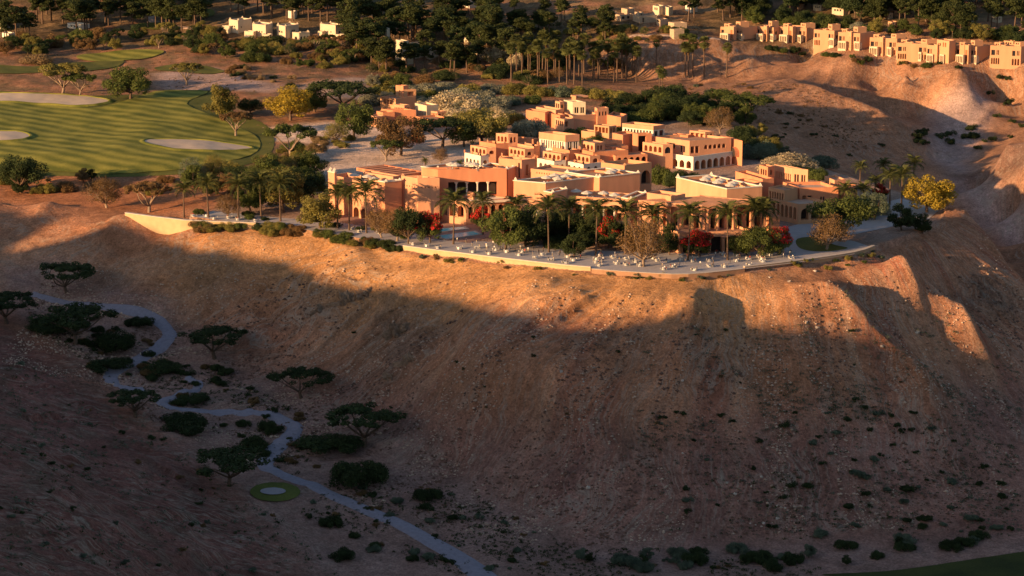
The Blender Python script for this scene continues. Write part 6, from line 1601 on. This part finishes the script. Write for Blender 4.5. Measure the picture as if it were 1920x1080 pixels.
# loose scree in trails down the slopes: nobody could count it
def scree(name, n, m, label, seed, thr, smin, smax):
    rng = np.random.RandomState(seed)
    P = np.stack([rng.uniform(-170, 210, n * 6), rng.uniform(770, 1000, n * 6)], 1)
    d_, a_, s_ = seg_dist(P, RIM)
    z = grid_hv(P)
    ok = (s_ < 0) & (d_ > rng.uniform(6, 45, len(P))) & (d_ < 115) & (z > -60) & (np.abs(P[:, 0]) < .19 * P[:, 1])
    P, d_, z = P[ok], d_[ok], z[ok]; a_ = runoff(P)
    den = fbm(a_ * .11, d_ * .012 + seed, 3) + .6 * fbm(P[:, 0] * .025, P[:, 1] * .025 + seed, 3)
    k = den > thr
    P, z = P[k][:n], z[k][:n]
    oc = np.array([(1, 0, 0), (0, 1, 0), (-1, 0, 0), (0, -1, 0), (0, 0, 1), (0, 0, -1)], float); fc = [(0, 1, 4), (1, 2, 4), (2, 3, 4), (3, 0, 4), (1, 0, 5), (2, 1, 5), (3, 2, 5), (0, 3, 5)]
    nn = len(P); sz = rng.uniform(smin, smax, nn) * rng.choice([1, 1, 1, 1.8], nn)
    Vv = oc[None] * rng.uniform(.55, 1.2, (nn, 6, 1)) * sz[:, None, None] * np.array([1, 1, .7]) + np.concatenate([P, z[:, None]], 1)[:, None, :]
    F = (np.array(fc)[None] + (np.arange(nn) * 6)[:, None, None]).reshape(-1, 3)
    me_ = bpy.data.meshes.new(name); me_.vertices.add(nn * 6); me_.vertices.foreach_set('co', Vv.ravel().astype(np.float32))
    me_.loops.add(F.size); me_.loops.foreach_set('vertex_index', F.ravel().astype(np.int32)); me_.polygons.add(len(F)); me_.polygons.foreach_set('loop_start', np.arange(0, F.size, 3, dtype=np.int32)); me_.update(calc_edges=True)
    me_.materials.append(m)
    link(name, me_, label=label, kind='stuff', category='scree')
scree('scree', 9000, mat('scree stone', (0.50, 0.36, 0.27), var=.3, scale=.7), 'loose pale scree in trails down the big slope', 3, .12, .18, .45)
scree('scree', 8000, mat('dark scree stone', (0.16, 0.09, 0.065), var=.3, scale=.7), 'loose dark rubble scattered on the big slope', 4, .05, .2, .5)

# ================================================================== PEOPLE, TABLES, CHAIRS, UMBRELLAS
def flatm(name, col, rough=.8):
    return mat(name, col, rough=rough, var=.08, scale=3)
SKIN = flatm('skin', (0.42, 0.25, 0.17)); HAIR = flatm('hair', (0.03, 0.02, 0.015))
CLOTH = {'white': flatm('white cloth', (.72, .70, .66)), 'black': flatm('black cloth', (.02, .02, .025)), 'red': flatm('red cloth', (.42, .04, .03)), 'blue': flatm('blue cloth', (.06, .10, .22)), 'beige': flatm('beige cloth', (.45, .36, .25)), 'grey': flatm('grey cloth', (.16, .16, .17))}
def person_mesh(sitting, top, bottom):
    if not sitting:
        J = {'pel': (0, 0, .95), 'wa': (0, 0, 1.1), 'ch': (0, 0, 1.34), 'nk': (0, 0, 1.49), 'hd': (0, .02, 1.60), 'ht': (0, .01, 1.72), 'ls': (-.18, 0, 1.42), 'le': (-.26, -.02, 1.14), 'lh': (-.24, .1, .92), 'lf': (-.24, .15, .84), 'rs': (.18, 0, 1.42), 're': (.27, -.03, 1.14), 'rh': (.22, .12, .95), 'rf': (.21, .18, .88),
             'lp': (-.09, 0, .90), 'lk': (-.10, .04, .49), 'la': (-.10, -.02, .09), 'lt': (-.11, .13, .04), 'rp': (.09, 0, .90), 'rk': (.11, .08, .50), 'ra': (.12, .05, .09), 'rt': (.13, .20, .04)}
    else:
        J = {'pel': (0, 0, .54), 'wa': (0, -.02, .68), 'ch': (0, 0, .92), 'nk': (0, .02, 1.07), 'hd': (0, .05, 1.18), 'ht': (0, .04, 1.30), 'ls': (-.18, 0, 1.0), 'le': (-.25, .06, .74), 'lh': (-.16, .30, .76), 'lf': (-.12, .37, .77), 'rs': (.18, 0, 1.0), 're': (.26, .06, .74), 'rh': (.18, .30, .77), 'rf': (.14, .37, .78),
             'lp': (-.09, .03, .52), 'lk': (-.12, .44, .52), 'la': (-.12, .42, .09), 'lt': (-.12, .57, .05), 'rp': (.09, .03, .52), 'rk': (.12, .44, .52), 'ra': (.13, .46, .09), 'rt': (.13, .60, .05)}
    RAD = {'pel': .14, 'wa': .125, 'ch': .15, 'nk': .06, 'hd': .095, 'ht': .075, 'ls': .07, 'le': .045, 'lh': .036, 'lf': .03, 'rs': .07, 're': .045, 'rh': .036, 'rf': .03, 'lp': .09, 'lk': .06, 'la': .045, 'lt': .035, 'rp': .09, 'rk': .06, 'ra': .045, 'rt': .035}
    E = [('pel', 'wa'), ('wa', 'ch'), ('ch', 'nk'), ('nk', 'hd'), ('hd', 'ht'), ('ch', 'ls'), ('ls', 'le'), ('le', 'lh'), ('lh', 'lf'), ('ch', 'rs'), ('rs', 're'), ('re', 'rh'), ('rh', 'rf'), ('pel', 'lp'), ('lp', 'lk'), ('lk', 'la'), ('la', 'lt'), ('pel', 'rp'), ('rp', 'rk'), ('rk', 'ra'), ('ra', 'rt')]
    ks = list(J)
    me_ = bpy.data.meshes.new('sk'); me_.from_pydata([J[k] for k in ks], [(ks.index(a), ks.index(b)) for a, b in E], [])
    o = bpy.data.objects.new('sk', me_); COL.objects.link(o)
    o.modifiers.new('skin', 'SKIN'); o.modifiers.new('sub', 'SUBSURF').levels = 1
    for i, k in enumerate(ks):
        s_ = me_.skin_vertices[0].data[i]; s_.radius = (RAD[k], RAD[k]); s_.use_root = (k == 'pel')
    dg = bpy.context.evaluated_depsgraph_get()
    r_ = bpy.data.meshes.new_from_object(o.evaluated_get(dg)); r_.name = 'person'
    bpy.data.objects.remove(o)
    r_.materials.clear()
    for m_ in (CLOTH[top], CLOTH[bottom], SKIN, HAIR): r_.materials.append(m_)
    neck, waist = J['nk'][2], J['pel'][2] + .03
    for f in r_.polygons:
        x, y, z = f.center
        arm = abs(x) > .13 and not (sitting and z < .66) and z < J['ls'][2] - .2 and z > J['lf'][2] - .08
        if z > neck - .01: f.material_index = 3 if (z > J['hd'][2] + .06 or y < J['hd'][1] - .03) and z > J['hd'][2] - .06 else 2
        elif arm and (not sitting and abs(x) > .17 and z < 1.2 or sitting and y > .1): f.material_index = 2
        elif z < waist or (sitting and y > .16 and z < .66): f.material_index = 1
        else: f.material_index = 0
        f.use_smooth = True
    return r_
COMBO = [('white', 'black'), ('beige', 'grey'), ('red', 'black'), ('blue', 'beige'), ('white', 'beige'), ('black', 'black'), ('white', 'grey'), ('grey', 'blue')]
PSTAND = [person_mesh(False, *c_) for c_ in COMBO]; PSIT = [person_mesh(True, *c_) for c_ in COMBO]
TOPS = {'white': 'a white top', 'beige': 'a beige top', 'red': 'a red top', 'blue': 'a dark blue top', 'black': 'black clothes', 'grey': 'a grey top'}
def chair_mesh():
    mb = MB(); mb.box(-.24, .24, -.24, .24, .43, .48)
    for x in (-1, 1):
        for y in (-1, 1):
            mb.box(x * .22 - .02, x * .22 + .02, y * .22 - .02, y * .22 + .02, 0, .43)
        mb.box(x * .22 - .02, x * .22 + .02, -.26, -.22, .48, .92)
        mb.box(x * .25 - .02, x * .25 + .02, -.2, .18, .64, .67)
    mb.box(-.24, .24, -.27, -.235, .6, .93)
    return mb.mesh('chair', mat('white chair paint', (.50, .47, .43), var=.1))
def table_mesh(cloth=True):
    mb = MB(); n = 12
    if cloth:
        prof = [(.62, .0), (.52, .3), (.50, .71), (.52, .74)]
        for k in range(len(prof) - 1):
            for i in range(n):
                a, b = 2 * math.pi * i / n, 2 * math.pi * (i + 1) / n
                (r0, z0), (r1, z1) = prof[k], prof[k + 1]
                w0 = 1 + (.08 if i % 2 and k == 0 else 0); w1 = 1 + (.08 if not i % 2 and k == 0 else 0)
                mb.quad((r0 * w0 * math.cos(a), r0 * w0 * math.sin(a), z0), (r0 * w1 * math.cos(b), r0 * w1 * math.sin(b), z0), (r1 * math.cos(b), r1 * math.sin(b), z1), (r1 * math.cos(a), r1 * math.sin(a), z1))
        mb.add([(.52 * math.cos(2 * math.pi * i / n), .52 * math.sin(2 * math.pi * i / n), .74) for i in range(n)], [tuple(range(n))])
    else:
        mb.box(-.9, .9, -.45, .45, .70, .76); mb.box(-.88, -.8, -.4, .4, 0, .70); mb.box(.8, .88, -.4, .4, 0, .70)
    return mb.mesh('table', CLOTH['white'])
CHAIR, TAB, TAB2 = chair_mesh(), table_mesh(), table_mesh(False)
UMB = mat('umbrella canvas', (.74, .68, .60), var=.05, trans=.2)
def umbrella_parts():
    mb = MB(); n = 8; r_ = 2.1
    ring = [(r_ * math.cos(2 * math.pi * k / n + .39), r_ * math.sin(2 * math.pi * k / n + .39), 2.55) for k in range(n)]
    low = [(x, y, 2.3) for x, y, z in ring]
    mb.add(ring + [(0, 0, 3.35)], [(k, (k + 1) % n, n) for k in range(n)]); mb.add(ring + low, [(k, (k + 1) % n, n + (k + 1) % n, n + k) for k in range(n)])
    p = MB(); p.tube([(0, 0, 0), (0, 0, 3.3)], [.05, .05], 6)
    b = MB(); b.tube([(0, 0, 0), (0, 0, .12)], [.4, .4], 10)
    return mb.mesh('canopy', UMB), p.mesh('pole', WOOD), b.mesh('base', STONE)
UC, UP, UB = umbrella_parts()
def umbrella(x, y, z, label, group):
    t = link('parasol', None, label=label, category='parasol', group=group); t.location = (x, y, z)
    for nm, me_ in (('canopy', UC), ('pole', UP), ('base', UB)):
        link(nm, me_, t)
    t.rotation_euler = (0, 0, vr.uniform(0, 1))
fr = random.Random(9)
def put(me_, name, x, y, z, rz, label, cat, group, s=1.0):
    o = link(name, me_, label=label, category=cat, group=group); o.location = (x, y, z); o.rotation_euler = (0, 0, rz); o.scale = (s, s, s)
def diners(x, y, z, where, group, k=4, pp=.7, cloth=True, S=1.0):
    put(TAB if cloth else TAB2, 'table', x, y, z, fr.uniform(0, 3), f'white table {where}', 'table', f'tables {group}', S)
    a0 = fr.uniform(0, 6)
    for i in range(k):
        a = a0 + i * 2 * math.pi / k + fr.uniform(-.2, .2); r_ = 1.0 * S
        cx, cy = x + r_ * math.cos(a), y + r_ * math.sin(a)
        put(CHAIR, 'chair', cx, cy, z, a + math.pi / 2, f'white chair at a table {where}', 'chair', f'chairs {group}', S)
        if fr.random() < pp:
            j = fr.randrange(len(COMBO))
            put(PSIT[j], 'person', cx, cy, z, a + math.pi / 2, f'person in {TOPS[COMBO[j][0]]} seated {where}', 'person', f'diners {group}', S)
def stander(x, y, z, where, group, S=1.1):
    j = fr.randrange(len(COMBO))
    put(PSTAND[j], 'person', x, y, z, fr.uniform(0, 6.28), f'person in {TOPS[COMBO[j][0]]} {where}', 'person', f'people standing {group}', S)
def zone(pts, n, mind, seed):
    rs_ = random.Random(seed); poly = WP(pts); lo, hi = poly.min(0), poly.max(0); got = []
    for _ in range(6000):
        if len(got) >= n: break
        q = (rs_.uniform(lo[0], hi[0]), rs_.uniform(lo[1], hi[1]))
        if inside(np.array([q]), poly)[0] and all(math.hypot(q[0] - a, q[1] - b) > mind for a, b in got): got.append(q)
    return got
for x, y in zone([(1120, 478), (1300, 480), (1480, 470), (1490, 486), (1400, 500), (1290, 509), (1200, 507), (1110, 499)], 36, 3.3, 1):
    diners(x, y, .1, 'on the crowded tip of the terrace', 'on the terrace tip', 4, .72)
for x, y in zone([(1120, 476), (1480, 468), (1480, 484), (1300, 505), (1120, 496)], 34, 2.8, 2):
    stander(x, y, .1, 'standing among the tables on the terrace tip', 'on the terrace tip')
for x, y in zone([(770, 458), (900, 466), (1100, 486), (1100, 499), (960, 485), (860, 472), (765, 460)], 17, 4.6, 3):
    diners(x, y, .1, 'along the long golden wall', 'along the golden wall', 3, .45, fr.random() < .6)
for x, y in zone([(830, 452), (1000, 468), (1100, 480), (1090, 490), (900, 468)], 34, 2.6, 4):
    stander(x, y, .1, 'standing between the pools and the golden wall', 'by the golden wall')
for x, y in zone([(635, 424), (700, 430), (720, 440), (660, 436)], 5, 4, 5):
    diners(x, y, .1, 'below the left courtyard', 'below the courtyard', 4, .6)
for x, y in zone([(352, 403), (480, 414), (480, 420), (360, 408)], 7, 4.5, 6):
    diners(x, y, .1, 'at the left end of the terrace', 'at the left terrace end', 3, .5)
def roof_party(B, us, vs, where, group, nt, nu, seed, S=1.1):
    rs_ = random.Random(seed)
    def pt(u_, v_):
        return B['F'] + (B['L'] - B['F']) * u_ + (B['R'] - B['F']) * v_
    for i in range(nt):
        q = pt(rs_.uniform(*us), rs_.uniform(*vs)); diners(q[0], q[1], B['rz'], where, group, 3, .8, False, S)
    for i in range(nu):
        q = pt(us[0] + (us[1] - us[0]) * (i + .5) / nu, vs[0] + (vs[1] - vs[0]) * (.3 + .4 * (i % 2))); umbrella(q[0], q[1], B['rz'], f'off-white parasol {where}', f'parasols {group}')
roof_party(ROOFS['b2l'], (.12, .62), (.12, .5), 'on the lower central roof terrace', 'on the lower central roof', 7, 4, 1)
roof_party(ROOFS['b2u'], (.1, .8), (.15, .8), 'on the upper central roof terrace', 'on the upper central roof', 7, 4, 2)
roof_party(ROOFS['b2u2'], (.15, .5), (.3, .85), 'on the rear central roof', 'on the rear central roof', 3, 2, 3)
roof_party(ROOFS['b3'], (.1, .85), (.15, .8), 'on the portico building roof', 'on the portico roof', 8, 6, 4)
roof_party(ROOFS['b1'], (.2, .75), (.2, .7), 'on the left roof terrace', 'on the left roof', 3, 3, 5)
roof_party(ROOFS['b1r'], (.2, .8), (.1, .85), 'on the loggia roof terrace', 'on the loggia roof', 4, 4, 6)
# ================================================================== GOLF CART on the valley path
gc = hit(272, 668)
t = link('golf_cart', None, label='small dark golf cart with pale front on the valley path', category='golf cart')
t.location = (gc[0], gc[1], gc[2] + .3); t.rotation_euler = (0, 0, R(205)); t.scale = (1.25,) * 3
CB = flatm('cart body', (.03, .03, .035), .4); CW = flatm('cart white', (.75, .68, .6), .5)
mb = MB(); mb.add([(-1.2, -.6, .3), (1.2, -.6, .3), (1.2, .6, .3), (-1.2, .6, .3), (-1.2, -.6, .75), (.35, -.6, .62), (.35, .6, .62), (-1.2, .6, .75), (1.25, -.5, .8), (1.25, .5, .8), (.7, -.55, 1.0), (.7, .55, 1.0)],
       [(0, 1, 2, 3), (0, 4, 5, 1), (3, 2, 6, 7), (4, 7, 6, 5), (0, 3, 7, 4), (1, 8, 9, 2), (8, 10, 11, 9), (10, 5, 6, 11), (1, 5, 10, 8), (2, 9, 11, 6)]); mb.build('body', CB, t)
mb = MB(); mb.box(1.26, 1.3, -.45, .45, .45, .95); mb.build('front_panel', CW, t)
mb = MB(); mb.box(-1.0, .85, -.62, .62, 1.85, 1.93); mb.build('roof', CB, t)
mb = MB(); mb.box(-.75, -.15, -.55, .55, .72, .9); mb.box(-.85, -.7, -.55, .55, .9, 1.35); mb.build('seat', CLOTH['beige'], t)
for x in (-.9, .75):
    for y in (-.56, .56):
        mb = MB(); mb.tube([(x, y, .7), (x, y, 1.86)], [.025, .025], 6); mb.build('roof_post', CB, t)
for x in (-.8, .85):
    for y in (-.58, .58):
        mb = MB(); mb.tube([(x, y - .1, .25), (x, y + .1, .25)], [.25, .25], 12); mb.build('wheel', CB, t)
o = link('person', PSIT[0], label='person in a white top driving the golf cart', category='person')
q = t.matrix_basis @ Vector((-.35, .25, .38)); o.location = q; o.rotation_euler = (0, 0, R(205 - 90)); o.scale = (1.15,) * 3

# ================================================================== labels: order alike things of a group from left to right
ORD = ['leftmost', 'second', 'third', 'fourth', 'fifth', 'sixth', 'seventh', 'eighth', 'ninth', 'tenth', 'eleventh', 'twelfth', 'thirteenth', 'fourteenth', 'fifteenth', 'sixteenth', 'seventeenth', 'eighteenth', 'nineteenth', 'twentieth']
def ordinal(i, n):
    if i == 0: return 'leftmost'
    if i == n - 1: return 'rightmost'
    return ORD[i] + ' from left' if i < (n + 1) // 2 else ORD[n - 1 - i] + ' from right' if n - 1 - i else 'rightmost'
bpy.context.view_layer.update()
same = {}
for o in SC.objects:
    if o.parent is None and o.get('category') and o.get('label'):
        same.setdefault(o['label'], []).append(o)
for lab in list(same):
    os_ = same[lab]
    if 38 < len(os_) <= 80 and os_[0]['category'] not in ('person', 'chair', 'table'):
        os_.sort(key=lambda o: -proj(o.matrix_world.translation)[1]); del same[lab]
        for nm, part_ in (('front half', os_[:len(os_) // 2]), ('rear half', os_[len(os_) // 2:])):
            for o in part_: o['label'] = f'{lab}, {nm}'
            same[f'{lab}, {nm}'] = part_
for lab, os_ in same.items():
    n = len(os_)
    if 1 < n <= 40 and os_[0]['category'] not in ('person', 'chair', 'table'):
        os_.sort(key=lambda o: proj(o.matrix_world.translation)[0])
        for i, o in enumerate(os_):
            s_ = f'{lab}, {ordinal(i, n)}'
            if len(s_.split()) <= 16:
                o['label'] = s_
